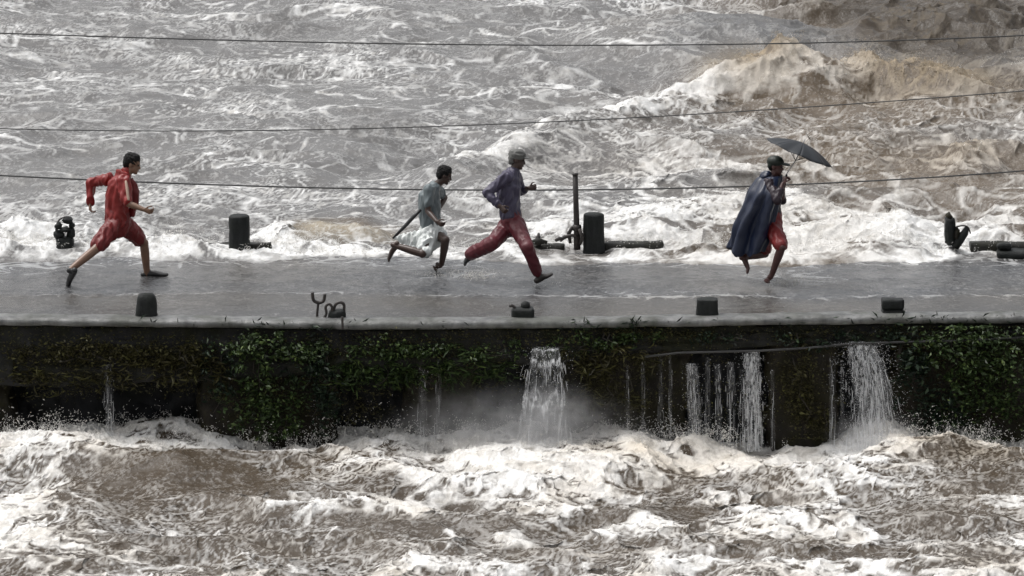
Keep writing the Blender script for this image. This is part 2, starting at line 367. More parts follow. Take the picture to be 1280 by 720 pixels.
M['pier'] = wet_stone('mossy_brown_stone', (0.008, 0.0075, 0.007), (0.034, 0.028, 0.02), (0.032, 0.03, 0.012), 0.8, 4)
M['backwall'] = wet_stone('wet_black_stone', (0.004, 0.0045, 0.006), (0.014, 0.015, 0.018), (0.012, 0.015, 0.008), 0.5)
M['coping'] = wet_stone('wet_grey_coping', (0.06, 0.062, 0.062), (0.24, 0.24, 0.235), (0.045, 0.05, 0.03), 0.6, 2.5, 0.35, 0.5)
M['asphalt'] = simple('wet_asphalt', (0.045, 0.046, 0.048), (0.075, 0.074, 0.072), 6, 0.35, 0.3, 0.005)
M['kerb'] = wet_stone('dark_wet_kerb', (0.01, 0.0105, 0.01), (0.04, 0.038, 0.034), (0.028, 0.03, 0.016), 0.5, 5)
M['bollard'] = wet_stone('wet_charcoal_concrete', (0.007, 0.008, 0.009), (0.028, 0.03, 0.03), (0.016, 0.022, 0.014), 0.35, 6)
M['iron'] = simple('rusted_iron', (0.015, 0.014, 0.014), (0.045, 0.035, 0.03), 30, 0.5, 0.4, 0.004)
M['cable'] = simple('black_cable', (0.02, 0.02, 0.02), (0.045, 0.045, 0.045), 4, 0.5, 0.1, 0.002)

bx = axis(-7.6, 7.6, 0.03, -60, 60, 1.6)
def extrude(name, prof, mat, parent, amp=0.0, freq=6.0, seed=0, base=near_edge, closed=True, zfun=None):
    """sweep a (y, z) profile along the bridge, roughened"""
    n = len(prof); P = np.array(prof); E = base(bx)
    X = np.repeat(bx, n); Yv = (E[:, None] + P[None, :, 0]).ravel(); Z = np.tile(P[:, 1], len(bx))
    if zfun is not None: Z = Z + zfun(X, Z)
    s = np.tile(np.cumsum(np.r_[0, np.hypot(*np.diff(P, axis=0).T)]), len(bx))
    if amp:
        Yv = Yv + amp * fbm(X * freq, s * freq, 4, seed, 0.6); Z = Z + amp * 0.6 * fbm(X * freq, s * freq, 3, seed + 9)
    F = []
    nb = len(bx); i = np.arange(nb - 1); 
    for j in range(n if closed else n - 1):
        k = (j + 1) % n; F.append(np.stack([i * n + j, i * n + k, (i + 1) * n + k, (i + 1) * n + j], 1))
    return mesh_np(name, np.stack([X, Yv, Z], 1), np.concatenate(F), mat, parent)
bridge = tag(empty('bridge', (0, 0, DNZ)), 'low dark mossy bridge with grey coping and overhanging slab over the flood', 'bridge')
def fine(pts, step=0.04):
    out = []
    for (a, b) in zip(pts[:-1], pts[1:]):
        n = max(1, int(math.hypot(b[0] - a[0], b[1] - a[1]) / step))
        out += [(a[0] + (b[0] - a[0]) * k / n, a[1] + (b[1] - a[1]) * k / n) for k in range(n)]
    return out + [pts[-1]]
extrude('coping', fine([(0.20, -0.03), (0.195, 0.045), (0.15, 0.062), (-0.02, 0.058), (-0.075, 0.040), (-0.100, 0.015), (-0.105, -0.015), (-0.085, -0.045), (0.02, -0.06), (0.20, -0.06)], 0.05), M['coping'], bridge, 0.022, 2.2, 200)
slabz = lambda X, Z: (np.minimum(Z, -0.12) + 0.12) * (np.interp(X, [-7, -4, -1.5, 0.5, 1.8, 4, 7], [1.18, 1.0, 0.72, 0.62, 0.36, 0.32, 0.30]) + 0.05 * pn(X * 1.3, X * 0, 211) - 1)
extrude('slab', fine([(0.3, -0.061), (0.03, -0.061), (0.01, -0.20), (-0.03, -0.24), (-0.03, -0.50), (-0.07, -0.53), (-0.07, -0.72), (0.02, -0.74), (0.7, -0.74)], 0.035), M['slab'], bridge, 0.055, 3.2, 210, zfun=slabz, closed=False)
extrude('back_wall', fine([(0.62, -0.45), (0.60, -1.1), (0.62, -2.6)], 0.06), M['backwall'], bridge, 0.12, 2.4, 220, closed=False)
extrude('deck', [(0.20, -0.012), (0.20, -0.3), (5.2, -0.3), (5.2, -0.012)], M['slab'], bridge, base=lambda x: near_edge(x) * 0.0 + 0.0 * x, closed=True)
def rough_box(name, lo, hi, mat, parent, step=0.05, amp=0.03, freq=4, seed=0, rnd=0.03):
    lo = Vector(lo); hi = Vector(hi); d = hi - lo; bm = bmesh.new()
    bmesh.ops.create_cube(bm, size=1.0)
    for ax in range(3):
        n = max(1, int(d[ax] / step))
        for k in range(1, n):
            no = Vector((0, 0, 0)); no[ax] = 1; co = Vector((0, 0, 0)); co[ax] = -0.5 + k / n
            bmesh.ops.bisect_plane(bm, geom=bm.verts[:] + bm.edges[:] + bm.faces[:], plane_co=co, plane_no=no)
    c = (lo + hi) / 2
    for v in bm.verts:
        q = Vector((v.co.x * d.x, v.co.y * d.y, v.co.z * d.z)); e = [abs(v.co[i]) > 0.499 for i in range(3)]
        if sum(e) >= 2:
            for i in range(3):
                if e[i]: q[i] -= math.copysign(rnd, q[i])
        q += c; q += mnoise.noise_vector(q * freq + Vector((seed, seed * 2, 0))) * amp + mnoise.noise_vector(q * freq * 3.7) * amp * 0.35
        v.co = q
    me = bpy.data.meshes.new(name); bm.to_mesh(me); bm.free()
    for p in me.polygons: p.use_smooth = True
    me.materials.append(mat); o = bpy.data.objects.new(name, me); return link(o, parent)
# masonry piers standing out under the slab
for px0, px1, dep, k in ((962, 1046, 0.05, 1), (700, 860, 0.30, 2), (250, 420, 0.16, 3), (-60, 14, 0.3, 4), (1118, 1400, 0.12, 5), (505, 600, 0.34, 6)):
    x0 = on_y(px0, 480, 0.1).x; x1 = on_y(px1, 480, 0.1).x; e = float(near_edge((x0 + x1) / 2))
    rough_box('pier', (x0, e + dep, -2.3), (x1, e + 0.66, -0.22), M['pier'], bridge, 0.06, 0.11, 2.6, k * 3.1)
# the road: one sheet, with a shallow sheet of flood water running over it
rx = axis(-7.6, 7.6, 0.4, -60, 60, 1.6); E = near_edge(rx)
RV = np.concatenate([np.stack([rx, E + 0.17, rx * 0 + 0.0], 1), np.stack([rx, rx * 0 + KERB_Y + 0.45, rx * 0], 1)])
n = len(rx); i = np.arange(n - 1)
road = mesh_np('road', RV, np.stack([i, i + 1, i + 1 + n, i + n], 1), M['asphalt'], None, False); tag(road, 'wet asphalt roadway across the low bridge', kind='structure')
def film(X, Y):
    sx, sy = warp(X, Y, 0.25, 0.9, 301)
    rip = 0.8 * pn(sx * 0.9, sy * 1.5, 302) + 0.35 * pn(sx * 4.2, sy * 5.0, 303) + 0.22 * pn(sx * 9, sy * 10, 304)
    step = sst(-0.15, 0.15, Y - 1.55 - 0.35 * fbm(X * 0.25, X * 0, 2, 305)) # the sheet steps up where the flow breaks along the road
    line = np.exp(-((Y - 1.55 - 0.35 * fbm(X * 0.25, X * 0, 2, 305) - 0.12 * pn(X * 1.5, X * 0, 306)) / 0.10) ** 2)
    h = 0.018 + 0.004 * step + 0.015 * rip + 0.016 * line * (0.5 + pn(sx * 5, sy * 5, 307))
    fx, fy = warp(X, Y, 0.5, 0.8, 311, 2)
    fil = 1 - np.abs(pn(fx * 1.6, fy * 2.0, 312)) * 2.2; fil2 = 1 - np.abs(pn(fx * 4, fy * 5, 313)) * 2.2
    dens = 0.06 + 0.28 * sst(3.2, 4.1, Y) + 0.16 * fbm(X * 0.5, Y * 0.7, 3, 314) + 0.22 * line
    dens = dens + blobs(X, Y, [(30, 335, 60, 8, 0.3), (990, 352, 60, 9, 0.35), (560, 345, 60, 8, 0.25), (780, 372, 90, 5, 0.2), (900, 372, 100, 6, 0.1)], 0)
    foam = np.clip(sst(1.0 - dens, 1.3 - dens, np.maximum(fil, fil2 * 0.92)) * 0.55 + 0.06 * step, 0, 1)
    k = np.clip(0.5 + 0.6 * fbm(X * 0.35, Y * 0.6, 3, 315) + 0.5 * (1 - step) - 0.25, 0, 1)
    wcol = lerp3((0.045, 0.050, 0.058), (0.065, 0.060, 0.054), k)
    fcol = lerp3((0.55, 0.56, 0.57), (0.5, 0.49, 0.47), k)
    return h, foam, wcol, fcol, 0.0
fx_ = axis(-7.4, 7.4, 0.028, -60, 60, 1.5); fy_ = np.arange(-0.4, KERB_Y + 0.3, 0.028)
X, Y = np.meshgrid(fx_.astype(np.float32), fy_.astype(np.float32)); sh = X.shape
E = near_edge(fx_); Y = (E[None, :] + 0.19) + (Y - Y.min()) / (Y.max() - Y.min()) * (KERB_Y + 0.2 - (E[None, :] + 0.19)); Y = Y.astype(np.float32)
h, foam, wcol, fcol, _ = film(X.ravel(), Y.ravel())
flood = mesh_np('floodwater', np.stack([X.ravel(), Y.ravel(), h], 1), grid_faces(sh[1], sh[0]), M['film'])
attr(flood, 'foam', foam); attr(flood, 'wcol', colour(wcol), 'FLOAT_COLOR'); attr(flood, 'fcol', colour(fcol), 'FLOAT_COLOR')
tag(flood, 'shallow grey sheet of flood water running over the road', kind='structure')
# ================================================================== KERB, BOLLARDS, POSTS, CABLES
def tube(pts, r, n=6, cap=True):
    """verts/faces of a tube along pts; r number or list"""
    P = [Vector(p) for p in pts]; m = len(P); rs = r if isinstance(r, (list, tuple)) else [r] * m
    V, F = [], []; pu = None
    for i, p in enumerate(P):
        d = (P[min(i + 1, m - 1)] - P[max(i - 1, 0)]).normalized()
        u = (pu - d * pu.dot(d)) if pu is not None else (Vector((0, 0, 1)).cross(d) if abs(d.z) < 0.9 else Vector((1, 0, 0)).cross(d))
        u.normalize(); w = d.cross(u); pu = u
        for k in range(n):
            a = 2 * math.pi * k / n; V.append(p + (u * math.cos(a) + w * math.sin(a)) * rs[i])
    for i in range(m - 1):
        for k in range(n):
            F.append((i * n + k, i * n + (k + 1) % n, (i + 1) * n + (k + 1) % n, (i + 1) * n + k))
    if cap: F.append(tuple(range(n))[::-1]); F.append(tuple(range((m - 1) * n, m * n)))
    return V, F
def merge(parts):
    V, F = [], []
    for v, f in parts:
        o = len(V); V += list(v); F += [tuple(i + o for i in q) for q in f]
    return V, F
def lathe_stone(c, prof, n=22, sx=1.0, sy=1.0, amp=0.008, freq=9, seed=0, power=2.0):
    """solid of revolution with super-elliptic plan, roughened; prof = [(r, z)]"""
    V, F = [], []
    for r, z in prof:
        for k in range(n):
            a = 2 * math.pi * k / n; ca, sa = math.cos(a), math.sin(a)
            q = (abs(ca) ** power + abs(sa) ** power) ** (-1 / power)
            p = Vector((ca * q * r * sx, sa * q * r * sy, z))
            p += mnoise.noise_vector(p * freq + Vector((seed, 0, seed))) * amp * min(1, r * 12)
            V.append(Vector(c) + p)
    m = len(prof)
    for i in range(m - 1):
        for k in range(n): F.append((i * n + k, i * n + (k + 1) % n, (i + 1) * n + (k + 1) % n, (i + 1) * n + k))
    F.append(tuple(range((m - 1) * n, m * n))); F.append(tuple(range(n))[::-1])
    return V, F
# far kerb: three stretches that still show above the flood
for (x0, x1, y0, y1, lab) in ((170, 340, 302, 308, 'dark low kerb stretch running into the whole bollard behind the red runner'),
                              (664, 706, 303, 308, 'short broken kerb stub with foam around it beside the thin iron post'),
                              (752, 830, 301, 307, 'dark low kerb stretch beside the bollard with the thin iron post'),
                              (1210, 1330, 301, 309, 'dark low kerb stretch behind the tumbled square block')):
    a = on_z(x0, y0, 0.14); b = on_z(x1, y0, 0.14); yy = KERB_Y + 0.10
    o = rough_box('kerb', (a.x, yy - 0.1, -0.1), (b.x, yy + 0.12, on_y((x0 + x1) / 2, y0 + 1.5, yy).z), M['kerb'], None, 0.05, 0.022, 5, x0 * 0.1, 0.012)
    tag(o, lab, 'kerb', 'kerb stretches showing above the flood')
def bollard_at(name, px, py_base, py_top, wpx, Y, mat, label, dome=0.05, power=3.0, seed=0, sy=0.85, cat='bollard', group=None):
    b = on_y(px, py_base, Y); t = on_y(px, py_top, Y); H = t.z - 0.0; r = wpx / 2 / FPX * (Y - CAM.y) * 1.015
    prof = [(r * 1.06, -0.02), (r * 1.05, 0.05), (r, 0.09)] + [(r * (1 - 0.008 * k), 0.09 + (H - dome - 0.09) * k / 5) for k in range(1, 6)]
    for k in range(1, 7):
        a = k / 6 * math.pi / 2; prof.append((max(0.004, r * 0.955 * math.cos(a) ** 0.45), H - dome + dome * math.sin(a)))
    o = mesh_py(name, *lathe_stone((b.x, Y, 0), prof, 26, 1, sy, 0.010, 9, seed, power), mat)
    return tag(o, label, cat, group)
FY = KERB_Y - 0.02
bollard_at('bollard', 299.5, 311, 268, 27, FY, M['bollard'], 'whole dark round-shouldered concrete bollard between the red runner and the tan wave', 0.04, 3, 1)
bollard_at('bollard', 742, 309, 266, 27, FY, M['bollard'], 'whole dark round-shouldered concrete bollard beside the thin iron post', 0.04, 3.2, 2)
# near bollards stand just behind the coping
def NY(px): return float(near_edge(on_y(px, 396, 0.3).x)) + 0.17
def near_bollard(px, top, w, label, dome, power, seed): return bollard_at('bollard', px, 398, top, w, NY(px), M['bollard'], label, dome, power, seed)
near_bollard(183.5, 366, 27, 'dark domed stone bollard by the coping below the red runner', 0.16, 2.6, 3)
near_bollard(884, 373, 27, 'short flat-topped dark bollard by the coping below the umbrella carrier', 0.012, 6, 4)
# cracked square bollard with a notch knocked out of it
def cracked_block(px, top, w):
    Y = NY(px); c = on_y(px, 394, Y); H = on_y(px, top, Y).z; r = w / 2 / FPX * (Y + 62)
    t = tag(empty('bollard', (c.x, Y, 0)), 'cracked square dark bollard with a split across its face by the coping', 'bollard')
    rough_box('upper_block', (c.x - r, Y - r * .8, H * 0.43), (c.x + r, Y + r * .8, H), M['bollard'], t, 0.03, 0.009, 12, 5, 0.006)
    rough_box('lower_block', (c.x - r * 1.0, Y - r * .75, -0.02), (c.x + r * 1.02, Y + r * .75, H * 0.425), M['bollard'], t, 0.03, 0.009, 12, 6, 0.006)
    rough_box('core', (c.x - r * 0.7, Y - r * .5, H * 0.3), (c.x + r * 0.75, Y + r * .55, H * 0.6), M['iron'], t, 0.05, 0.01, 9, 7, 0.01)
cracked_block(1115.5, 373, 28)
def rebar(parent, pts, r=0.011, name='reinforcing_bar'):
    P = [Vector(p) for p in pts]; Q = []
    for i in range(len(P) - 1):                                  # smooth the polyline
        a, b, c, d = P[max(i - 1, 0)], P[i], P[i + 1], P[min(i + 2, len(P) - 1)]
        for k in range(4):
            u = k / 4; Q.append(0.5 * ((2 * b) + (c - a) * u + (2 * a - 5 * b + 4 * c - d) * u * u + (3 * b - a - 3 * c + d) * u ** 3))
    Q.append(P[-1])
    return mesh_py(name, *tube(Q, r, 6), M['iron'], parent)
def px_pts(pts, Y): return [on_y(a, b, Y + (c if len(q) > 2 else 0)) for q in pts for (a, b, c) in [(q[0], q[1], q[2] if len(q) > 2 else 0)]]
# broken near stump with two knobs
Y = NY(653); c = on_y(653, 400, Y); t = tag(empty('broken_bollard', (c.x, Y, 0)), 'broken black bollard stump with a spike and a knob below the purple runner', 'bollard')
zt = on_y(653, 384, Y).z
rough_box('stump', (c.x - 0.13, Y - 0.11, -0.02), (c.x + 0.14, Y + 0.11, zt), M['bollard'], t, 0.03, 0.012, 9, 8, 0.012)
k = on_y(657, 378, Y); mesh_py('knob', *lathe_stone((k.x, Y, zt - 0.03), [(0.055, 0), (0.058, 0.05), (0.05, 0.08), (0.03, 0.10), (0.006, 0.105)], 12, 1, 1, 0.012, 12, 9), M['bollard'], t)
rebar(t, px_pts([(645, 390), (643, 384), (638.5, 381.5), (638, 384)], Y - 0.05), 0.02)
# broken near stump with loops of bar, and the forked bar beside it
Y = NY(418); c = on_y(419, 402, Y); t = tag(empty('broken_bollard', (c.x, Y, 0)), 'broken bollard stump with looped reinforcing bars on the coping', 'bollard')
zt = on_y(420, 387, Y).z
rough_box('stump', (on_y(411, 398, Y).x, Y - 0.1, -0.02), (on_y(432, 398, Y).x, Y + 0.1, zt), M['bollard'], t, 0.03, 0.018, 9, 10, 0.012)
rebar(t, px_pts([(416, 400), (417, 388), (420, 380), (426, 378), (430, 381), (430, 390), (431, 398)], Y - 0.03), 0.02)
rebar(t, px_pts([(404, 399), (408, 392), (407, 384), (411, 380), (415, 384), (414, 394), (410, 398)], Y - 0.06), 0.018)
rebar(t, px_pts([(428, 396), (428, 402), (428.5, 411)], Y - 0.42), 0.016)
Y = NY(398); c = on_y(397, 403, Y); t = tag(empty('forked_bar', (c.x, Y, 0)), 'rusty upright bar with a U shaped fork on its end by the coping', 'bar')
rebar(t, px_pts([(396.5, 404), (396.5, 392), (398, 378)], Y), 0.017, 'upright'); rebar(t, px_pts([(390.5, 365.5), (391.5, 374), (395, 377.5), (401, 378), (405, 375), (406, 367.5)], Y), 0.022, 'fork')
rough_box('foot', (c.x - 0.04, Y - 0.05, -0.01), (c.x + 0.06, Y + 0.05, on_y(397, 399, Y).z), M['bollard'], t, 0.03, 0.012, 10, 12, 0.01)
# shattered far bollard on the other bank side
Y = FY; c = on_y(81, 311, Y); t = tag(empty('broken_bollard', (c.x, Y, 0)), 'shattered black bollard with gaps through it beside the red runner', 'bollard')
for q, (x0, x1, y0, y1) in enumerate(((70, 92, 296, 313), (67, 80, 288, 298), (84, 93, 284, 299), (68, 78, 277, 286), (78, 91, 271, 279), (86, 93, 277, 286), (74, 88, 284, 290))):
    a = on_y(x0, y1, Y); b = on_y(x1, y0, Y)
    rough_box('chunk', (a.x, Y - 0.10 + 0.02 * (q % 3), a.z), (b.x, Y + 0.09 - 0.015 * (q % 2), b.z), M['bollard'], t, 0.03, 0.022, 9, 13 + q, 0.02)
rebar(t, px_pts([(72, 300), (70, 285), (75, 274), (86, 272), (91, 282), (90, 298)], Y), 0.012)
# split far bollard leaning beside the tumbled block
c = on_y(1194, 311, Y); t = tag(empty('broken_bollard', (c.x, Y, 0)), 'split brown bollard with a tall shard and bent bar near the tumbled block', 'bollard')
for q, (x0, x1, y0, y1) in enumerate(((1181, 1194, 270, 306), (1182, 1191, 266, 274), (1191, 1200, 284, 300))):
    a = on_y(x0, y1, Y); b = on_y(x1, y0, Y)
    rough_box('shard', (a.x, Y - 0.09, a.z), (b.x, Y + 0.08, b.z), M['pier'] if q else M['bollard'], t, 0.03, 0.02, 9, 23 + q, 0.02)
V, F = tube(px_pts([(1193, 309), (1199, 300), (1206, 291), (1209, 284)], Y - 0.03), [0.06, 0.065, 0.05, 0.03], 8); mesh_py('shard', V, F, M['bollard'], t)
rebar(t, px_pts([(1194, 284), (1203, 282), (1210, 284), (1213, 292)], Y - 0.05), 0.011)
# tumbled block
a = on_z(1247, 325, 0.0); b = on_y(1280, 307, a.y)
t = tag(empty('concrete_block', (a.x, a.y, 0)), 'tumbled dark square concrete block lying on the road edge', 'block')
rough_box('lower_piece', (a.x, a.y, -0.02), (a.x + 0.40, a.y + 0.3, b.z * 0.62), M['bollard'], t, 0.04, 0.02, 7, 31, 0.02)
rough_box('upper_piece', (a.x - 0.03, a.y + 0.02, b.z * 0.60), (a.x + 0.22, a.y + 0.26, b.z), M['bollard'], t, 0.04, 0.022, 7, 32, 0.03)
# thin iron post with debris caught at its foot
Y = FY - 0.03; c = on_y(720, 306, Y); t = tag(empty('iron_post', (c.x, Y, 0)), 'thin black iron post with debris caught at its foot', 'post')
V, F = tube(px_pts([(721.5, 312), (721, 290), (720, 255), (719, 217.5)], Y), [0.045, 0.04, 0.036, 0.034], 8); mesh_py('pole', V, F, M['iron'], t)
V, F = tube(px_pts([(719, 219), (719, 216.5)], Y), [0.042, 0.040], 8); mesh_py('pole_cap', V, F, M['iron'], t)
V, F = tube(px_pts([(721, 288), (721.3, 281)], Y), [0.062, 0.056], 8); mesh_py('collar', V, F, M['iron'], t)
for q, pts in enumerate(([(713, 304), (711, 292), (715, 284), (722, 283)], [(700, 301), (706, 296), (716, 294), (727, 299)], [(725, 306), (728, 296), (724, 286)], [(694, 301), (699, 298), (704, 299)])):
    V, F = tube(px_pts(pts, Y - 0.04 * q), [0.02, 0.03, 0.022, 0.012][:len(pts)], 6); mesh_py('debris', V, F, M['iron'], t)
# small stub standing in the foam
Y = FY; t = tag(empty('iron_stub', on_y(672.5, 305, Y)), 'small pointed dark stub sticking out of the foam beside the purple runner', 'stub')
V, F = tube(px_pts([(672, 306), (672.5, 298), (673.5, 291)], Y), [0.05, 0.035, 0.012], 8); mesh_py('spike', V, F, M['iron'], t)
V, F = tube(px_pts([(663, 303), (673, 301), (684, 303)], Y - 0.02), [0.02, 0.045, 0.02], 8); mesh_py('foot', V, F, M['kerb'], t)
# cables over the river, beyond the bridge
def cable(pts, Y, r, label):
    w = [on_y(a, b, Y) for a, b in pts]; xs = [p.x for p in w]; zs = [p.z for p in w]
    co = np.polyfit(xs, zs, 3); X = np.linspace(xs[0] - 0.3, xs[-1] + 0.3, 60); Z = np.polyval(co, X)
    def ext(x, z, s, dx):                                   # carry on straight beyond the frame
        return (x + dx, Y, z + s * dx)
    sl0 = (Z[1] - Z[0]) / (X[1] - X[0]); sl1 = (Z[-1] - Z[-2]) / (X[-1] - X[-2])
    P = [ext(X[0], Z[0], sl0, -30)] + [(x, Y, z) for x, z in zip(X, Z)] + [ext(X[-1], Z[-1], sl1, 30)]
    o = mesh_py('cable', *tube(P, r, 6), M['cable']); tag(o, label, 'cable')
cable([(0, 42), (180, 46.5), (350, 51.5), (640, 57.5), (800, 56.5), (1100, 50), (1280, 45)], 9.0, 0.010, 'highest dark cable sagging across the river above the brown splash')
cable([(0, 161), (300, 162.5), (560, 158), (750, 150), (900, 141), (1050, 130), (1280, 114)], 8.0, 0.008, 'thin middle cable rising across the river over the umbrella')
cable([(0, 220), (180, 226.5), (350, 233), (600, 239), (740, 238), (920, 232), (1100, 225), (1280, 214)], 7.0, 0.011, 'lowest dark cable passing behind the runners')
# pipe along the wall face
P = [on_y(a, b, float(near_edge(on_y(a, b, 0).x)) - 0.16) for a, b in [(806, 446), (850, 441), (950, 438.5), (1010, 435), (1060, 430), (1130, 427.5), (1200, 426), (1310, 420)]]
mesh_py('pipe', *tube(P, 0.014, 8), M['cable']); tag(bpy.data.objects['pipe'], 'thin dark pipe running along the wall under the coping', 'pipe')
# ================================================================== PEOPLE
def loft(pts, ru, rv, udir, n=16):
    """closed elliptical loft with rounded ends; ru along udir, rv across"""
    P = [Vector(p) for p in pts]; m = len(P); V, F = [], []
    rings = []
    d0 = (P[1] - P[0]).normalized(); d1 = (P[-1] - P[-2]).normalized()
    for k in (3, 2, 1):
        a = k / 4 * math.pi / 2; rings.append((P[0] - d0 * min(ru[0], rv[0]) * math.sin(a), ru[0] * math.cos(a), rv[0] * math.cos(a), d0))
    for i in range(m):
        d = (P[min(i + 1, m - 1)] - P[max(i - 1, 0)]).normalized(); rings.append((P[i], ru[i], rv[i], d))
    for k in (1, 2, 3):
        a = k / 4 * math.pi / 2; rings.append((P[-1] + d1 * min(ru[-1], rv[-1]) * math.sin(a), ru[-1] * math.cos(a), rv[-1] * math.cos(a), d1))
    for p, a_, b_, d in rings:
        u = Vector(udir); u = u - d * u.dot(d)
        if u.length < 1e-4: u = d.orthogonal()
        u.normalize(); w = d.cross(u)
        for k in range(n):
            t = 2 * math.pi * k / n; V.append(p + u * (a_ * math.cos(t)) + w * (b_ * math.sin(t)))
    for i in range(len(rings) - 1):
        for k in range(n): F.append((i * n + k, i * n + (k + 1) % n, (i + 1) * n + (k + 1) % n, (i + 1) * n + k))
    F.append(tuple(range(n))[::-1]); F.append(tuple(range((len(rings) - 1) * n, len(rings) * n)))
    return V, F
def cap(a, b, ra, rb, n=12): return loft([a, (Vector(a) + Vector(b)) / 2, b], [ra, (ra + rb) / 2, rb], [ra, (ra + rb) / 2, rb], Vector((0.31, 0.52, 0.79)), n)
def ell(c, rx, ry, rz, f=Vector((1, 0, 0)), u=Vector((0, 0, 1)), n=14):
    s = f.cross(u); V, F = [], []; m = 9
    for i in range(1, m):
        a = math.pi * i / m - math.pi / 2
        for k in range(n):
            b = 2 * math.pi * k / n
            V.append(Vector(c) + u * (rz * math.sin(a)) + f * (rx * math.cos(a) * math.cos(b)) + s * (ry * math.cos(a) * math.sin(b)))
    for i in range(m - 2):
        for k in range(n): F.append((i * n + k, i * n + (k + 1) % n, (i + 1) * n + (k + 1) % n, (i + 1) * n + k))
    F.append(tuple(range(n))[::-1]); F.append(tuple(range((m - 2) * n, (m - 1) * n)))
    return V, F
def skin(name, shapes, mat, parent, voxel=0.008, smooth=5, fold=0.0, ffreq=9.0, fdir=None, seed=0, cut=None):
    """melt overlapping closed shapes into one continuous surface"""
    V, F = merge(shapes)
    bm = bmesh.new(); vs_ = [bm.verts.new(v) for v in V]
    for f in F: bm.faces.new([vs_[i] for i in f])
    bmesh.ops.recalc_face_normals(bm, faces=bm.faces)
    me = bpy.data.meshes.new(name + '_raw'); bm.to_mesh(me); bm.free()
    o = bpy.data.objects.new(name + '_raw', me); COL.objects.link(o)
    md = o.modifiers.new('r', 'REMESH'); md.mode = 'VOXEL'; md.voxel_size = voxel
    if smooth: sm = o.modifiers.new('s', 'SMOOTH'); sm.factor = 0.5; sm.iterations = smooth
    dg = bpy.context.evaluated_depsgraph_get(); m2 = bpy.data.meshes.new_from_object(o.evaluated_get(dg)); m2.name = name
    bpy.data.objects.remove(o); bpy.data.meshes.remove(me)
    if fold:
        n = len(m2.vertices); co = np.empty(n * 3, np.float32); no = np.empty(n * 3, np.float32)
        m2.vertices.foreach_get('co', co); m2.vertices.foreach_get('normal', no); co = co.reshape(-1, 3); no = no.reshape(-1, 3)
        sd = Vector(fdir or (0.25, 0.2, 1)).normalized(); e1 = sd.orthogonal().normalized(); e2 = sd.cross(e1)
        s_ = co @ np.array(sd); u_ = co @ np.array(e1); w_ = co @ np.array(e2)
        # folds run along fdir
        d = 1 - np.abs(pn(u_ * ffreq + 0.5 * pn(s_ * 6, w_ * 4, seed), w_ * ffreq + s_ * ffreq * 0.28, seed)) * 2
        d2 = pn(u_ * ffreq * 2 + s_ * 5, w_ * ffreq * 2 + s_ * ffreq * 0.7, seed + 4)
        co = co + no * (fold * (0.7 * (d - 0.4) + 0.45 * d2))[:, None]
        m2.vertices.foreach_set('co', co.ravel().astype(np.float32))
    m2.polygons.foreach_set('use_smooth', np.ones(len(m2.polygons), bool)); m2.update()
    m2.materials.clear(); m2.materials.append(mat)
    return link(bpy.data.objects.new(name, m2), parent)
def reach(a, px, py, L, sign, Y):
    """point on the sight line of (px,py), at bone length L from a, on the near (-1) or far (+1) side"""
    d = ray(px, py).normalized(); oc = CAM - a; b = oc.dot(d); c = oc.length_squared - L * L; q = b * b - c
    if q <= 0: p = CAM + d * (-b); return a + (p - a).normalized() * L if (p - a).length > L * 1.12 else p
    return CAM + d * (-b + sign * math.sqrt(q))
def hand_shapes(w, d, palm, side, curl=1.0, size=1.0):
    """w wrist, d finger direction, palm = direction the palm faces, side = thumb side"""
    d = d.normalized(); palm = (palm - d * palm.dot(d)).normalized(); side = (side - d * side.dot(d) - palm * side.dot(palm)).normalized()
    S = []; s = size; pc = w + d * 0.085 * s
    S.append(loft([w - d * 0.01, w + d * 0.035 * s, pc], [0.027 * s, 0.036 * s, 0.040 * s], [0.022 * s, 0.017 * s, 0.015 * s], side, 12))
    for k, (o, L) in enumerate(((0.030, 0.92), (0.011, 1.0), (-0.009, 0.95), (-0.028, 0.76))):
        p = pc + side * o * s; ang = 0.25 * curl; dirv = d
        for L0 in (0.044, 0.027, 0.021):
            ang += 0.62 * curl; dirv = d * math.cos(ang) + palm * math.sin(ang); q = p + dirv * L0 * L * s
            S.append(cap(p, q, 0.0088 * s, 0.0082 * s, 8)); p = q
    p = w + d * 0.022 * s + side * 0.026 * s; dv = (d * 0.7 + side * 0.75 + palm * 0.25).normalized()
    for L0 in (0.040, 0.030, 0.024):
        q = p + dv * L0 * s; S.append(cap(p, q, 0.0115 * s, 0.0095 * s, 8)); p = q; dv = (dv + d * 0.35 + palm * 0.5 * curl - side * 0.35).normalized()
    return S
def head_shapes(c, f, u, s=1.0):
    """head about its centre c, facing f with crown u"""
    f = (f - u * f.dot(u)).normalized(); r = f.cross(u); S = []
    S.append(ell(c + u * 0.028 * s - f * 0.012 * s, 0.097 * s, 0.076 * s, 0.092 * s, f, u))          # cranium
    S.append(ell(c - u * 0.045 * s + f * 0.022 * s, 0.064 * s, 0.058 * s, 0.075 * s, f, u))          # face and jaw
    S.append(ell(c - u * 0.098 * s + f * 0.056 * s, 0.026 * s, 0.030 * s, 0.022 * s, f, u))          # chin
    S.append(cap(c + u * 0.005 * s + f * 0.078 * s, c - u * 0.034 * s + f * 0.094 * s, 0.010 * s, 0.015 * s, 8))  # nose
    S.append(ell(c + u * 0.020 * s + f * 0.072 * s, 0.020 * s, 0.050 * s, 0.012 * s, f, u))          # brow
    S.append(ell(c - u * 0.066 * s + f * 0.078 * s, 0.014 * s, 0.026 * s, 0.009 * s, f, u))          # lips
    for e in (-1, 1): S.append(ell(c - u * 0.008 * s - f * 0.012 * s + r * e * 0.077 * s, 0.018 * s, 0.009 * s, 0.031 * s, f, u, 10))
    return S
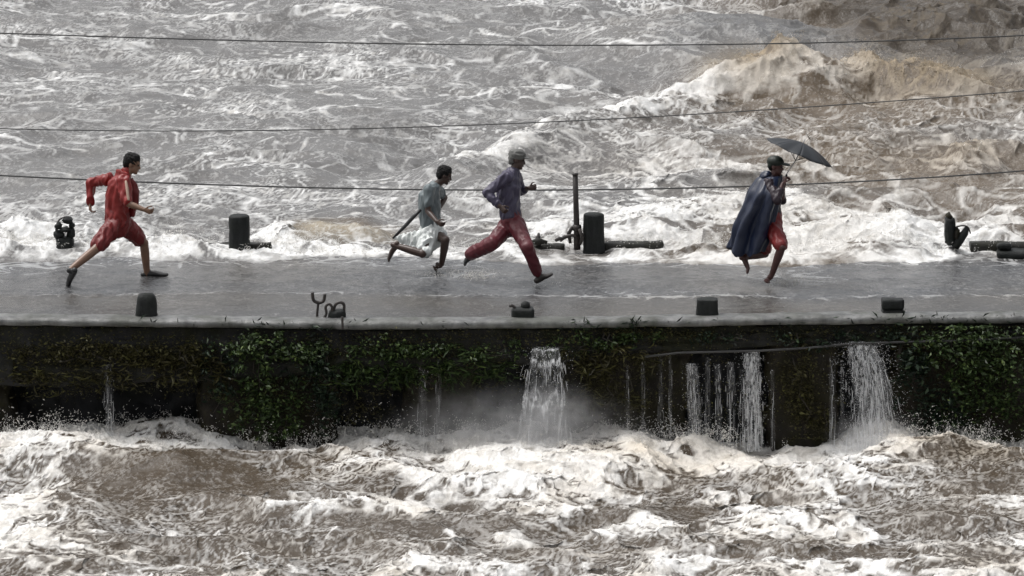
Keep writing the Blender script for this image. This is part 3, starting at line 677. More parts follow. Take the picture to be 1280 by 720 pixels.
def foot_shapes(ankle, heel_dir, toe, sole_up, s=1.0):
    """foot from the ankle; toe = toe tip position, sole_up = direction from sole to instep"""
    d = (toe - ankle); up = sole_up.normalized(); fw = (d - up * d.dot(up)).normalized()
    heel = ankle - up * 0.055 * s - fw * 0.045 * s; ball = toe - fw * 0.07 * s
    S = [loft([heel, ankle - up * 0.045 * s + fw * 0.02 * s, (ankle + ball) / 2 - up * 0.015 * s, ball, toe - fw * 0.015 * s], [0.034 * s, 0.042 * s, 0.036 * s, 0.026 * s, 0.018 * s], [0.033 * s, 0.036 * s, 0.042 * s, 0.047 * s, 0.036 * s], up, 12)]
    S.append(cap(ankle, ankle - up * 0.04 * s, 0.036 * s, 0.038 * s))
    return S
def skin_mat(name, c): return simple(name, tuple(x * 0.8 for x in c), tuple(x * 1.12 for x in c), 14, 0.42, 0.15, 0.004)
def cloth(name, c, rough=0.55, dark=0.6, scale=7):
    dark = 0.5 + 0.5 * dark
    t = NT(name); v = t.coord((1, 1, 0.5)); f = t.noise(v, scale, 5, 0.6)
    t.set(Base_Color=t.ramp(f, [(0.32, tuple(x * dark for x in c)), (0.66, c)]), Roughness=rough)
    t.bump(t.noise(v, 60, 3), 0.25, 0.003); return t.m
M['hair'] = simple('wet_black_hair', (0.004, 0.004, 0.004), (0.012, 0.011, 0.011), 60, 0.5, 0.8, 0.01, spec=0.2)
M['shoe'] = simple('black_shoe', (0.012, 0.012, 0.013), (0.03, 0.03, 0.03), 20, 0.4, 0.3, 0.004)
M['eye'] = simple('dark_eye', (0.01, 0.008, 0.007), (0.03, 0.025, 0.02), 20, 0.2, 0.0, 0.001)

class Figure:
    """joint positions from photograph pixels on the figure's own plane, limbs at natural bone lengths"""
    def __init__(s, label, base, Y, scale=1.0):
        s.Y = Y; s.k = scale; s.root = tag(empty('person', base), label, 'person', 'people running across the bridge'); s.J = {}; s.body = []
    def at(s, px, py, dy=0.0): return on_y(px, py, s.Y + dy)
    def head(s, px, py, chin_dir=(1, 0, 0), tilt=0.15):
        s.hc = s.at(px, py); s.hu = Vector((tilt, 0, 1)).normalized(); s.hf = Vector(chin_dir).normalized(); s.hf = (s.hf - s.hu * s.hf.dot(s.hu)).normalized()
        s.body += head_shapes(s.hc, s.hf, s.hu, s.k)
    def torso(s, pelvis, waist, chest, neck, lat, fat=1.0):
        P = [Vector(p) for p in (pelvis, waist, chest, neck)]; s.P = P; s.lat = Vector(lat).normalized(); k = s.k * fat
        up = P[2] + (P[3] - P[2]) * 0.55
        s.body.append(loft([P[0] - (P[1] - P[0]).normalized() * 0.05, P[0], P[1], P[2], up], [0.13 * k, 0.155 * k, 0.135 * k, 0.165 * k, 0.15 * k], [0.10 * k, 0.115 * k, 0.098 * k, 0.118 * k, 0.085 * k], s.lat, 18))
        s.body.append(cap(up, P[3], 0.075 * k, 0.056 * k)); s.body.append(cap(P[3], s.hc - s.hu * 0.05, 0.055 * s.k, 0.055 * s.k))
    def arm(s, sh, el, wr, handdir, palm, side, curl=1.0):
        k = s.k; s.body += [ell(sh, 0.06 * k, 0.06 * k, 0.06 * k), cap(sh, el, 0.052 * k, 0.040 * k), cap(el, el + (wr - el) * 0.35, 0.041 * k, 0.041 * k), cap(el + (wr - el) * 0.35, wr, 0.041 * k, 0.027 * k)]
        s.body += hand_shapes(wr, Vector(handdir), Vector(palm), Vector(side), curl, 0.95 * k)
    def leg(s, hip, kn, an, toe=None, up=None, bare=True):
        k = s.k; mid = kn + (an - kn) * 0.32
        s.body += [cap(hip, kn, 0.086 * k, 0.058 * k), cap(kn, mid, 0.055 * k, 0.056 * k), cap(mid, an, 0.056 * k, 0.036 * k)]
        if bare: s.body += foot_shapes(an, None, toe, up, k)
    def finish(s, mat, voxel=0.006):
        b = skin('body', s.body, mat, s.root, voxel, 3)
        r = s.hf.cross(s.hu)
        for e in (-1, 1):
            c = s.hc + s.hf * 0.079 * s.k + s.hu * 0.002 + r * e * 0.031 * s.k
            mesh_py('eye', *ell(c, 0.010, 0.014, 0.008, s.hf, s.hu, 10), M['eye'], b)
        c = s.hc - s.hu * 0.068 * s.k + s.hf * 0.089 * s.k
        mesh_py('mouth', *ell(c, 0.006, 0.022, 0.004, s.hf, s.hu, 10), M['eye'], b)
        return b
    def hair(s, mat, bulk=1.0, name='hair'):
        k = s.k * bulk; c = s.hc; f, u = s.hf, s.hu
        S = [ell(c + u * 0.046 * k - f * 0.022 * k, 0.098 * k, 0.082 * k, 0.084 * k, f, u), ell(c + u * 0.005 * k - f * 0.062 * k, 0.052 * k, 0.072 * k, 0.075 * k, f, u), ell(c + u * 0.092 * k + f * 0.008 * k, 0.058 * k, 0.062 * k, 0.030 * k, f, u)]
        return skin(name, S, mat, s.root, 0.006, 3, 0.012, 26, (1, 0, -0.6), 3)
def shoe(fig, an, toe, up, mat, s=1.12):
    return skin('shoe', foot_shapes(an, None, toe, up, s) , mat, fig.root, 0.007, 2)

# ---------------------------------------------------------------- the runner in red
g = on_z(190, 354, 0.0); f = Figure('runner in red jacket and red shorts with black shoes', (g.x, g.y, 0), g.y, 1.02); A = f.at
f.head(166, 205, (1, -0.12, -0.12), 0.22)
pel = A(147, 277); wai = A(148, 258); che = A(150, 234); nek = A(158, 217)
lat = Vector((-0.42, 1, 0.03))
f.torso(pel, wai, che, nek, lat)
Ln = lat.normalized()
sh_n = A(155, 226, -0.17); sh_f = A(135, 224, 0.17)
el_n = reach(sh_n, 159, 254, 0.30, -1, 0); wr_n = reach(el_n, 180, 262, 0.245, -1, 0)
el_f = reach(sh_f, 114, 228, 0.28, 1, 0); wr_f = reach(el_f, 113, 254, 0.25, 1, 0)
f.arm(sh_n, el_n, wr_n, wr_n - el_n, (0, 0.8, 0.3), (0.1, 0, 1), 1.15)
f.arm(sh_f, el_f, wr_f, wr_f - el_f, (0.9, -0.3, 0), (0.3, -1, 0), 1.0)
hp_n = A(143, 281, -0.09); hp_f = A(154, 280, 0.09)
kn_n = reach(hp_n, 119, 312, 0.46, -1, 0); an_n = reach(kn_n, 87, 338, 0.44, -1, 0)
kn_f = reach(hp_f, 180, 304, 0.44, 1, 0); an_f = reach(kn_f, 184, 344, 0.43, 1, 0); 
f.leg(hp_n, kn_n, an_n, bare=False); f.leg(hp_f, kn_f, an_f, bare=False)
M['skin_a'] = skin_mat('tan_skin', (0.20, 0.115, 0.075))
f.finish(M['skin_a']); f.hair(M['hair'], 1.08)
red = cloth('wet_red_nylon', (0.23, 0.014, 0.012), 0.45, 0.55, 6); red2 = cloth('wet_dark_red_nylon', (0.165, 0.011, 0.011), 0.48, 0.5, 7)
S = [loft([A(146, 276), A(147, 262), A(148, 246), A(149, 232), A(154, 220)], [0.175, 0.17, 0.18, 0.19, 0.13], [0.14, 0.14, 0.15, 0.145, 0.10], lat, 20)]
S += [ell(sh_n, 0.088, 0.088, 0.085), ell(sh_f, 0.09, 0.09, 0.085), cap(sh_f, el_f, 0.072, 0.056), cap(el_f, el_f + (wr_f - el_f) * 0.95, 0.056, 0.043), cap(sh_n, sh_n + (el_n - sh_n) * 0.86, 0.086, 0.074)]
jk = skin('jacket', S, red, f.root, 0.009, 4, 0.030, 8, (-0.2, 0.1, 1), 11)
# pale stripe down the sleeve, and an open front panel
d_ = (el_n - sh_n); o_ = Vector((0.35, -1, 0.1)).normalized()
stp = loft([sh_n + o_ * 0.090 + d_ * 0.02, sh_n + o_ * 0.097 + d_ * 0.3, sh_n + o_ * 0.086 + d_ * 0.82], [0.016, 0.02, 0.018], [0.014, 0.014, 0.014], d_.cross(o_), 8)
mesh_py('sleeve_stripe', *stp, cloth('pale_stripe', (0.50, 0.36, 0.28), 0.5, 0.7), jk)
skin('vest_front', [loft([A(165, 228, -0.02), A(168, 240, 0), A(168, 256, 0.02), A(165, 268, 0)], [0.055, 0.085, 0.08, 0.05], [0.05, 0.06, 0.055, 0.04], lat, 14)], red2, f.root, 0.009, 3, 0.025, 9, (0, 0, 1), 12)
skin('collar', [cap(A(155, 219), A(159, 214), 0.078, 0.070)], red, f.root, 0.008, 3, 0.012, 12, (1, 0, 0), 13)
S = [loft([A(147, 284), A(147, 276), A(148, 268)], [0.17, 0.185, 0.165], [0.14, 0.15, 0.14], lat, 18), cap(hp_n, hp_n + (kn_n - hp_n) * 0.82, 0.125, 0.098), cap(hp_f, hp_f + (kn_f - hp_f) * 0.76, 0.125, 0.098)]
skin('shorts', S, red2, f.root, 0.009, 3, 0.026, 9, (-0.5, 0, -1), 14)
shoe(f, an_n, A(84, 361, -0.16), Vector((-0.8, 0, 0.25)), M['shoe'])
tz = on_z(207, 353, 0.04); shoe(f, Vector((an_f.x, an_f.y, max(an_f.z, 0.10))), Vector((tz.x, an_f.y - 0.03, 0.045)), Vector((0, 0, 1)), M['shoe'])

# ---------------------------------------------------------------- the runner in the white wrap
g = on_z(549, 339, 0.0); f = Figure('barefoot runner in grey shirt and white wrap holding a dark stick', (g.x, g.y, 0), g.y, 0.95); A = f.at
f.head(556, 219, (1, 0.1, -0.3), 0.32)
pel = A(541, 290); wai = A(538, 272); che = A(538, 250); nek = A(546, 231); lat = Vector((0.25, 1, 0))
f.torso(pel, wai, che, nek, lat, 0.95)
sh_n = A(536, 237, -0.17); sh_f = A(545, 236, 0.16)
el_n = reach(sh_n, 535, 264, 0.27, -1, 0); wr_n = reach(el_n, 546, 277, 0.235, -1, 0)
el_f = reach(sh_f, 556, 247, 0.26, 1, 0); wr_f = reach(el_f, 548, 262, 0.22, -1, 0)
f.arm(sh_n, el_n, wr_n, wr_n - el_n + Vector((0.1, 0, 0)), (0, 0.8, 0.2), (0.1, 0, 1), 1.2)
f.arm(sh_f, el_f, wr_f, wr_f - el_f, (0, -0.8, 0.2), (0, 0, 1), 1.2)
hp_n = A(537, 292, -0.08); hp_f = A(545, 292, 0.08)
kn_n = reach(hp_n, 528, 317, 0.40, -1, 0); an_n = reach(kn_n, 491, 306, 0.42, 1, 0)
kn_f = reach(hp_f, 557, 300, 0.40, -1, 0); an_f = reach(kn_f, 552, 330, 0.38, 1, 0); an_f.z = max(an_f.z, 0.10)
f.leg(hp_n, kn_n, an_n, A(486, 326, 0.0), Vector((-0.9, 0, 0.1)))
f.leg(hp_f, kn_f, an_f, on_y(545, 340, an_f.y - 0.02) + Vector((0, 0, 0.02)), Vector((0.75, -0.1, 0.6)))
M['skin_b'] = skin_mat('dark_skin', (0.055, 0.032, 0.024))
f.finish(M['skin_b']); f.hair(M['hair'], 1.03)
shirt = cloth('wet_grey_shirt', (0.15, 0.18, 0.19), 0.5, 0.5, 6)
S = [loft([A(539, 284), A(537, 270), A(537, 256), A(537, 246), A(544, 234)], [0.15, 0.15, 0.165, 0.175, 0.10], [0.122, 0.128, 0.138, 0.135, 0.08], lat, 20), ell(sh_n, 0.078, 0.078, 0.075), ell(sh_f, 0.078, 0.078, 0.075), cap(sh_n, sh_n + (el_n - sh_n) * 0.62, 0.074, 0.064), cap(sh_f, sh_f + (el_f - sh_f) * 0.6, 0.074, 0.062)]
skin('shirt', S, shirt, f.root, 0.008, 4, 0.022, 10, (0.1, 0, 1), 21)
wrapm = cloth('wet_white_cotton', (0.78, 0.81, 0.79), 0.55, 0.72, 8)
S = [loft([A(540, 284), A(539, 292), A(536, 302), A(532, 312)], [0.15, 0.165, 0.165, 0.12], [0.13, 0.145, 0.15, 0.10], lat, 20), cap(hp_n, hp_n + (kn_n - hp_n) * 0.82, 0.12, 0.085), cap(hp_f, hp_f + (kn_f - hp_f) * 0.42, 0.115, 0.085),
     loft([A(533, 298, -0.02), A(520, 301, -0.04), A(507, 299, -0.02), A(494, 297, 0.03)], [0.13, 0.115, 0.075, 0.025], [0.10, 0.06, 0.035, 0.018], (0, 0, 1), 12), cap(A(533, 315, -0.1), A(514, 309, -0.06), 0.055, 0.035)]
skin('wrap_cloth', S, wrapm, f.root, 0.008, 2, 0.040, 12, (-0.5, 0.1, -1), 22)
Pp = [on_y(a, b, g.y - 0.18) for a, b in ((526, 262), (517, 271), (505, 284), (491, 298))]
o = mesh_py('stick', *tube(Pp, [0.018, 0.026, 0.024, 0.012], 8), M['shoe']); tag(o, 'dark stick trailing behind the runner in the white wrap', 'stick')

# ---------------------------------------------------------------- the runner in purple
g = on_z(674, 354, 0.0); f = Figure('runner in purple shirt and wet dark red trousers with a grey cap', (g.x, g.y, 0), g.y, 1.0); A = f.at
f.head(647, 199.5, (1, -0.05, -0.12), 0.18)
pel = A(640, 276); wai = A(637, 258); che = A(637, 234); nek = A(642, 213); lat = Vector((0.3, 1, 0))
f.torso(pel, wai, che, nek, lat)
sh_n = A(634, 221, -0.18); sh_f = A(644, 220, 0.17)
el_n = reach(sh_n, 609, 241, 0.29, -1, 0); wr_n = reach(el_n, 625, 258, 0.245, -1, 0)
el_f = reach(sh_f, 652, 239, 0.29, 1, 0); wr_f = reach(el_f, 661, 235, 0.24, -1, 0)
f.arm(sh_n, el_n, wr_n, wr_n - el_n, (0, 0.8, 0.2), (0.3, 0, 1), 1.2)
f.arm(sh_f, el_f, wr_f, Vector((1, -0.1, 0.15)), (0, -0.8, 0.2), (0, 0, 1), 1.25)
hp_n = A(645, 280, -0.09); hp_f = A(636, 280, 0.09)
kn_n = reach(hp_n, 659, 309, 0.45, -1, 0); an_n = reach(kn_n, 673, 343, 0.43, 1, 0); an_n.z = max(an_n.z, 0.11)
kn_f = reach(hp_f, 616, 304, 0.44, -1, 0); an_f = reach(kn_f, 587, 318, 0.42, 1, 0)
f.leg(hp_n, kn_n, an_n, bare=False); f.leg(hp_f, kn_f, an_f, bare=False)
M['skin_c'] = skin_mat('brown_skin', (0.06, 0.037, 0.03)); f.finish(M['skin_c'])
purple = cloth('wet_purple_shirt', (0.070, 0.062, 0.105), 0.5, 0.5, 6)
S = [loft([A(638, 268), A(637, 258), A(636, 244), A(637, 232), A(640, 218)], [0.165, 0.16, 0.175, 0.185, 0.12], [0.125, 0.128, 0.142, 0.145, 0.09], lat, 20), ell(sh_n, 0.08, 0.08, 0.078), ell(sh_f, 0.08, 0.08, 0.078), cap(sh_n, el_n, 0.076, 0.062), cap(el_n, el_n + (wr_n - el_n) * 0.88, 0.060, 0.043), cap(sh_f, el_f, 0.075, 0.06), cap(el_f, el_f + (wr_f - el_f) * 0.55, 0.058, 0.045)]
skin('shirt', S, purple, f.root, 0.008, 4, 0.024, 10, (0.15, 0, 1), 31)
S = [cap(A(640, 217), A(643, 212), 0.076, 0.066)]
skin('collar', S, purple, f.root, 0.008, 2, 0.01, 12, (1, 0, 0), 32)
tro = cloth('wet_dark_red_trousers', (0.115, 0.014, 0.022), 0.48, 0.4, 7)
S = [loft([A(640, 284), A(639, 274), A(639, 265)], [0.165, 0.17, 0.15], [0.125, 0.13, 0.12], lat, 18), cap(hp_n, kn_n, 0.115, 0.085), cap(kn_n, kn_n + (an_n - kn_n) * 0.90, 0.085, 0.066), cap(hp_f, kn_f, 0.118, 0.092), cap(kn_f, kn_f + (an_f - kn_f) * 0.93, 0.094, 0.085)]
skin('trousers', S, tro, f.root, 0.008, 3, 0.014, 8, (0.3, 0, -1), 33)
shoe(f, an_f, A(581, 331, 0.1), Vector((-0.75, 0, 0.2)), M['shoe'])
shoe(f, an_n, on_y(691, 342, an_n.y), Vector((-0.45, 0, 1)), simple('muddy_shoe', (0.02, 0.017, 0.015), (0.05, 0.04, 0.035), 20, 0.45, 0.3, 0.004), 1.15)
capm = cloth('wet_grey_cap', (0.14, 0.14, 0.132), 0.6, 0.5, 16); c, fv, u = f.hc, f.hf, f.hu
cp = skin('cap', [ell(c + u * 0.060 - fv * 0.016, 0.116, 0.093, 0.078, fv, u), ell(c + u * 0.01 - fv * 0.072, 0.048, 0.078, 0.085, fv, u)], capm, f.root, 0.007, 3, 0.012, 14, (1, 0, 0), 34)
skin('brim', [ell(c + u * 0.046 + fv * 0.095, 0.055, 0.07, 0.012, fv, u)], capm, cp, 0.006, 2)

# ---------------------------------------------------------------- the umbrella carrier
g = on_z(962, 354, 0.0); f = Figure('runner wrapped in a navy rain cape over red shorts under an umbrella', (g.x, g.y, 0), g.y, 0.97); A = f.at
f.head(970, 208, (1, -0.35, -0.05), 0.05)
pel = A(963, 279); wai = A(963, 260); che = A(963, 238); nek = A(966, 221); lat = Vector((-0.2, 1, 0))
f.torso(pel, wai, che, nek, lat)
sh_n = A(961, 229, -0.17); sh_f = A(968, 228, 0.16)
el_n = reach(sh_n, 971, 250, 0.28, -1, 0); wr_n = reach(el_n, 979, 229, 0.235, 1, 0)
el_f = reach(sh_f, 977, 250, 0.28, 1, 0); wr_f = reach(el_f, 979, 236, 0.23, -1, 0)
hd = Vector((0.35, 0.1, 1)); f.arm(sh_n, el_n, wr_n, hd, (0.75, 0.65, -0.2), (0.4, -0.8, 0.3), 1.35)
f.arm(sh_f, el_f, wr_f, Vector((0.2, -0.1, 1)), (-0.7, -0.4, 0), (0.4, 0.5, 0.2), 1.3)
hp_n = A(966, 283, -0.08); hp_f = A(958, 283, 0.08)
kn_n = reach(hp_n, 977, 309, 0.42, -1, 0); an_n = reach(kn_n, 965, 343, 0.41, 1, 0); an_n.z = max(an_n.z, 0.10)
kn_f = reach(hp_f, 956, 317, 0.42, 1, 0); an_f = reach(kn_f, 927, 322, 0.40, -1, 0)
f.leg(hp_n, kn_n, an_n, on_y(957, 354, an_n.y - 0.05) + Vector((0, 0, 0.02)), Vector((0.5, -0.2, 0.8)))
f.leg(hp_f, kn_f, an_f, A(934, 342, -0.05), Vector((-0.85, -0.1, 0.2)))
M['skin_d'] = skin_mat('ruddy_brown_skin', (0.085, 0.038, 0.034)); f.finish(M['skin_d']); f.hair(M['hair'], 0.96)
redw = cloth('wet_red_shorts', (0.19, 0.018, 0.018), 0.5, 0.45, 8); plum = cloth('wet_plum_shirt', (0.028, 0.017, 0.026), 0.5, 0.5, 8)
S = [loft([A(964, 270), A(963, 258), A(963, 240), A(965, 226)], [0.16, 0.155, 0.17, 0.11], [0.122, 0.12, 0.13, 0.09], lat, 18), ell(sh_n, 0.074, 0.074, 0.07), ell(sh_f, 0.074, 0.074, 0.07), cap(sh_n, el_n, 0.068, 0.058), cap(sh_f, el_f, 0.068, 0.056), cap(el_n, el_n + (wr_n - el_n) * 0.55, 0.056, 0.048)]
skin('shirt', S, plum, f.root, 0.008, 3, 0.02, 10, (0, 0, 1), 41)
S = [loft([A(964, 288), A(964, 278), A(964, 268)], [0.165, 0.175, 0.155], [0.13, 0.138, 0.125], lat, 18), cap(hp_n, hp_n + (kn_n - hp_n) * 0.88, 0.118, 0.092), cap(hp_f, hp_f + (kn_f - hp_f) * 0.8, 0.115, 0.088)]
skin('shorts', S, redw, f.root, 0.008, 3, 0.016, 9, (0.3, 0, -1), 42)
capd = cloth('wet_dark_green_cap', (0.014, 0.022, 0.016), 0.55, 0.6, 16); c, fv, u = f.hc, f.hf, f.hu
cp = skin('cap', [ell(c + u * 0.062 - fv * 0.012, 0.112, 0.094, 0.076, fv, u), ell(c + u * 0.02 - fv * 0.06, 0.05, 0.08, 0.06, fv, u)], capd, f.root, 0.007, 3)
skin('brim', [ell(c + u * 0.040 + fv * 0.115, 0.075, 0.078, 0.012, (fv - u * 0.2).normalized(), (u + fv * 0.2).normalized())], capd, cp, 0.006, 2)
# cape: an open cone of wet plastic swinging behind, front left open
nth, nh = 72, 34; V = []
prof = [(0.0, 966, 219, 0.115, 0.13), (0.10, 963, 223, 0.165, 0.20), (0.25, 958, 238, 0.215, 0.33), (0.5, 950, 264, 0.235, 0.31), (0.75, 943, 289, 0.26, 0.27), (1.0, 938, 313, 0.27, 0.29)]
T = [p[0] for p in prof]; ce = [f.at(p[1], p[2]) for p in prof]
for i in range(nh):
    t_ = i / (nh - 1)
    cx = np.interp(t_, T, [p.x for p in ce]); cz = np.interp(t_, T, [p.z for p in ce]); ra = np.interp(t_, T, [p[3] for p in prof]); rb = np.interp(t_, T, [p[4] for p in prof])
    gap = 0.15 + 0.77 * t_ ** 1.3
    for k in range(nth):
        a = 0.06 + gap + (2 * math.pi - 2 * gap) * k / (nth - 1)
        fl = t_ ** 0.8 * (0.040 * math.sin(a * 9 + 2.2 * t_ + 1.5 * math.sin(a * 2)) + 0.03 * math.sin(a * 4.3 - t_ * 3) + 0.035 * mnoise.noise(Vector((a * 2.1, t_ * 3.0, 0.5)))) + 0.012 * mnoise.noise(Vector((a * 6, t_ * 9, 4)))
        rr = 1 + fl / max(ra, 0.1)
        V.append((cx + ra * rr * math.cos(a), f.Y + rb * rr * math.sin(a), cz - 0.03 * t_ * math.sin(a * 3 + 1) + 0.05 * t_ ** 3 * mnoise.noise(Vector((a * 4, 2, 1))) + 0.03 * t_ ** 4 * mnoise.noise(Vector((a * 11, 5, 1)))))
Fq = [(i * nth + k, i * nth + k + 1, (i + 1) * nth + k + 1, (i + 1) * nth + k) for i in range(nh - 1) for k in range(nth - 1)]
navy = cloth('wet_navy_plastic', (0.011, 0.018, 0.045), 0.36, 0.45, 5)
ca = mesh_py('cape', V, Fq, navy, f.root); sm = ca.modifiers.new('thick', 'SOLIDIFY'); sm.thickness = 0.006; sb = ca.modifiers.new('smooth', 'SUBSURF'); sb.levels = 1; sb.render_levels = 1
skin('hood', [ell(f.at(957, 219, 0), 0.085, 0.125, 0.05, Vector((1, 0, 0.3)).normalized(), Vector((-0.3, 0, 1)).normalized())], navy, ca, 0.008, 3, 0.02, 12, (1, 0, 1), 43)
# ---------------------------------------------------------------- the umbrella
Yu = wr_n.y + 0.03; hub = on_y(1002, 176, Yu); ax = Vector((0.30, 0.10, 0.93)).normalized()
ax = Vector((0.39, 0.05, 0.91)).normalized(); grip = wr_n + hd.normalized() * 0.07
hub = on_y(1004, 179, grip.y + 0.05)
um = tag(empty('umbrella', grip), 'open dark grey umbrella tipped forward in the hand of the caped runner', 'umbrella')
e1 = ax.orthogonal().normalized(); e2 = ax.cross(e1); NR, NS = 8, 10; RAD, DEP = 0.445, 0.13
def canopy_pt(a, r):
    sag = 0.0; ph = (a / (2 * math.pi) * NR) % 1.0; sc = 1 - 0.10 * r * (1 - abs(2 * ph - 1)) ** 1.0 * 1.0
    rr = RAD * r * sc; z = -DEP * r ** 1.9 + 0.018 * r * (1 - abs(2 * ph - 1)) * -1.0
    return hub + (e1 * math.cos(a) + e2 * math.sin(a)) * rr + ax * z
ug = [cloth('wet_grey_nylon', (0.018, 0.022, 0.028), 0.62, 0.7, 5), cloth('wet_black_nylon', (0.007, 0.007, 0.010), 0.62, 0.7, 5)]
for p in range(NR):
    V, Fq = [], []; na = 9
    for i in range(NS + 1):
        for k in range(na): V.append(canopy_pt(2 * math.pi * (p + k / (na - 1) * 0.9999) / NR, max(i / NS, 0.02)))
    Fq = [(i * na + k, i * na + k + 1, (i + 1) * na + k + 1, (i + 1) * na + k) for i in range(NS) for k in range(na - 1)]
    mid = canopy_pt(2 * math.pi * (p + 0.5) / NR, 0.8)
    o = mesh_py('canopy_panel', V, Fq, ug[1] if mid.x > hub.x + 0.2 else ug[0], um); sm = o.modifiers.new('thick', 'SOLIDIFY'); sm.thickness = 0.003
    a = 2 * math.pi * p / NR
    mesh_py('rib', *tube([canopy_pt(a, r) - ax * 0.006 for r in (0.02, 0.25, 0.5, 0.75, 1.0, 1.03)], 0.0035, 5), M['iron'], um)
    mesh_py('stretcher', *tube([hub - ax * 0.24, canopy_pt(a, 0.55) - ax * 0.006], 0.003, 5), M['iron'], um)
mesh_py('shaft', *tube([hub + ax * 0.06, hub, hub - ax * 0.24, grip + Vector((0.01, 0, 0.04)), grip - (hub - grip).normalized() * 0.10], [0.004, 0.007, 0.007, 0.007, 0.007], 8), simple('steel_shaft', (0.25, 0.25, 0.25), (0.35, 0.34, 0.33), 20, 0.35, 0.1, 0.001), um)
mesh_py('handle', *tube([grip + (hub - grip).normalized() * 0.05, grip - (hub - grip).normalized() * 0.11], [0.014, 0.016], 8), M['shoe'], um)
# ================================================================== PLANTS ON THE WALL
def leaf_mat(name, c0, c1, c2):
    t = NT(name); v = t.coord(); f = t.attr('tone')
    t.set(Base_Color=t.ramp(f, [(0.0, c0), (0.55, c1), (1.0, c2)]), Roughness=0.5); t.b.inputs['Specular IOR Level'].default_value = 0.3
    return t.m
M['leaf'] = leaf_mat('wet_green_leaves', (0.010, 0.017, 0.006), (0.036, 0.064, 0.017), (0.12, 0.165, 0.046))
M['leaf_dark'] = leaf_mat('dark_blue_green_leaves', (0.006, 0.010, 0.007), (0.014, 0.028, 0.015), (0.045, 0.072, 0.03))
M['leaf_olive'] = leaf_mat('olive_moss', (0.018, 0.016, 0.007), (0.055, 0.05, 0.018), (0.12, 0.12, 0.04))
M['twig'] = simple('wet_twig', (0.015, 0.012, 0.009), (0.04, 0.032, 0.022), 20, 0.6, 0.3, 0.004)
def leaves(name, pts, size, mat, parent=None, droop=0.5, slim=0.45, seed=0, kind=None):
    """one small folded leaf at each point, facing out from the wall"""
    r = np.random.default_rng(seed); P = np.asarray(pts, np.float32); n = len(P)
    s = size * (0.4 + 1.5 * r.random(n) ** 2.2); a = r.normal(0, 0.9, n)
    d = np.stack([np.sin(a) * 0.8, -0.35 - 0.5 * r.random(n), np.cos(a) * 0.6 * (r.random(n) - droop) * 2], 1); d /= np.linalg.norm(d, axis=1)[:, None]
    q = r.normal(0, 1, (n, 3)); w = np.cross(d, q); w /= np.linalg.norm(w, axis=1)[:, None]; nr = np.cross(w, d)
    tip = P + d * s[:, None]; mid = P + d * (s * 0.45)[:, None]
    l = mid + w * (s * slim * 0.5)[:, None] + nr * (s * 0.12)[:, None]; rr = mid - w * (s * slim * 0.5)[:, None] + nr * (s * 0.12)[:, None]
    V = np.stack([P, rr, tip, l], 1).reshape(-1, 3); i = np.arange(n) * 4
    F = np.concatenate([np.stack([i, i + 1, i + 2], 1), np.stack([i, i + 2, i + 3], 1)])
    o = mesh_np(name, V, F, mat, parent, False)
    tone = np.clip(r.normal(0.42, 0.24, n), 0, 1); attr(o, 'tone', np.repeat(tone, 4))
    if kind: o['kind'] = kind
    return o
def wall_pts(n, fields, seed, out=0.10, base=0.03):
    """points on the wall face inside soft pixel patches (px, py, rx, ry, weight), clumped"""
    r = np.random.default_rng(seed); w = np.array([f[4] for f in fields], float); w /= w.sum(); P = []
    for k, f in zip(r.multinomial(n, w), fields):
        ncl = max(1, int(k / 34)); cx = f[0] + r.normal(0, 0.62, ncl) * f[2]; cy = f[1] + r.normal(0, 0.62, ncl) * f[3]
        for _ in range(k):
            j = r.integers(ncl); sj = 0.5 + 1.1 * ((j * 7919) % 10) / 10; px = cx[j] + r.normal(0, 0.10 * sj) * (f[2] + 18); py = max(408, cy[j] + r.normal(0, 0.14 * sj) * (f[3] + 14)); py = min(py, 548)
            x = on_y(px, py, 0).x; e = float(near_edge(x)); Y = e - base - abs(r.normal(0, out)); P.append(on_y(px, py, Y))
    return [tuple(p) for p in P]
def plant(name, label, n, fields, size, mat, seed, stems, out=0.1, slim=0.45, group=None):
    f0 = fields[0]; x = on_y(f0[0], f0[1], 0).x; t = tag(empty(name, on_y(f0[0], f0[1], float(near_edge(x)))), label, 'plant', group)
    leaves('foliage', wall_pts(n, fields, seed, out), size, M[mat], t, 0.6, slim, seed)
    r = random.Random(seed); parts = []
    for _ in range(stems):
        f = r.choice(fields); px = f[0] + r.uniform(-.6, .6) * f[2]; py = max(412, f[1] - f[3] * 0.9); pts = []
        for k in range(6):
            y_ = min(py + k * f[3] * 0.36, 546); x_ = px + r.uniform(-3, 3) * k; e = float(near_edge(on_y(x_, y_, 0).x)); pts.append(on_y(x_, y_, e - 0.06 - 0.02 * k))
        mesh_py('stem', *tube(pts, [0.009, 0.008, 0.007, 0.006, 0.004, 0.003], 5), M['twig'], t)
    return t
plant('shrub', 'thick green shrub covering the wall at the end past the widest waterfall', 5200, [(1240, 450, 45, 30, 1.6), (1265, 500, 35, 40, 1.4), (1200, 440, 40, 25, 1.0), (1205, 500, 30, 35, 0.7), (1250, 420, 40, 10, 0.6), (1160, 432, 30, 14, 0.4)], 0.055, 'leaf', 401, 9, 0.14)
plant('shrub', 'dark bluish green bush hanging beside the widest waterfall', 1700, [(1150, 490, 22, 45, 1.0), (1135, 450, 22, 22, 0.6), (1185, 520, 25, 22, 0.6)], 0.06, 'leaf_dark', 402, 6, 0.10)
plant('shrub', 'green bushy plant hanging down the wall below the looped bars', 3600, [(325, 432, 40, 14, 1.0), (315, 470, 28, 26, 0.9), (320, 512, 26, 24, 0.8), (345, 495, 26, 34, 0.5), (375, 440, 30, 14, 0.5), (360, 530, 25, 14, 0.4)], 0.055, 'leaf', 403, 8, 0.12)
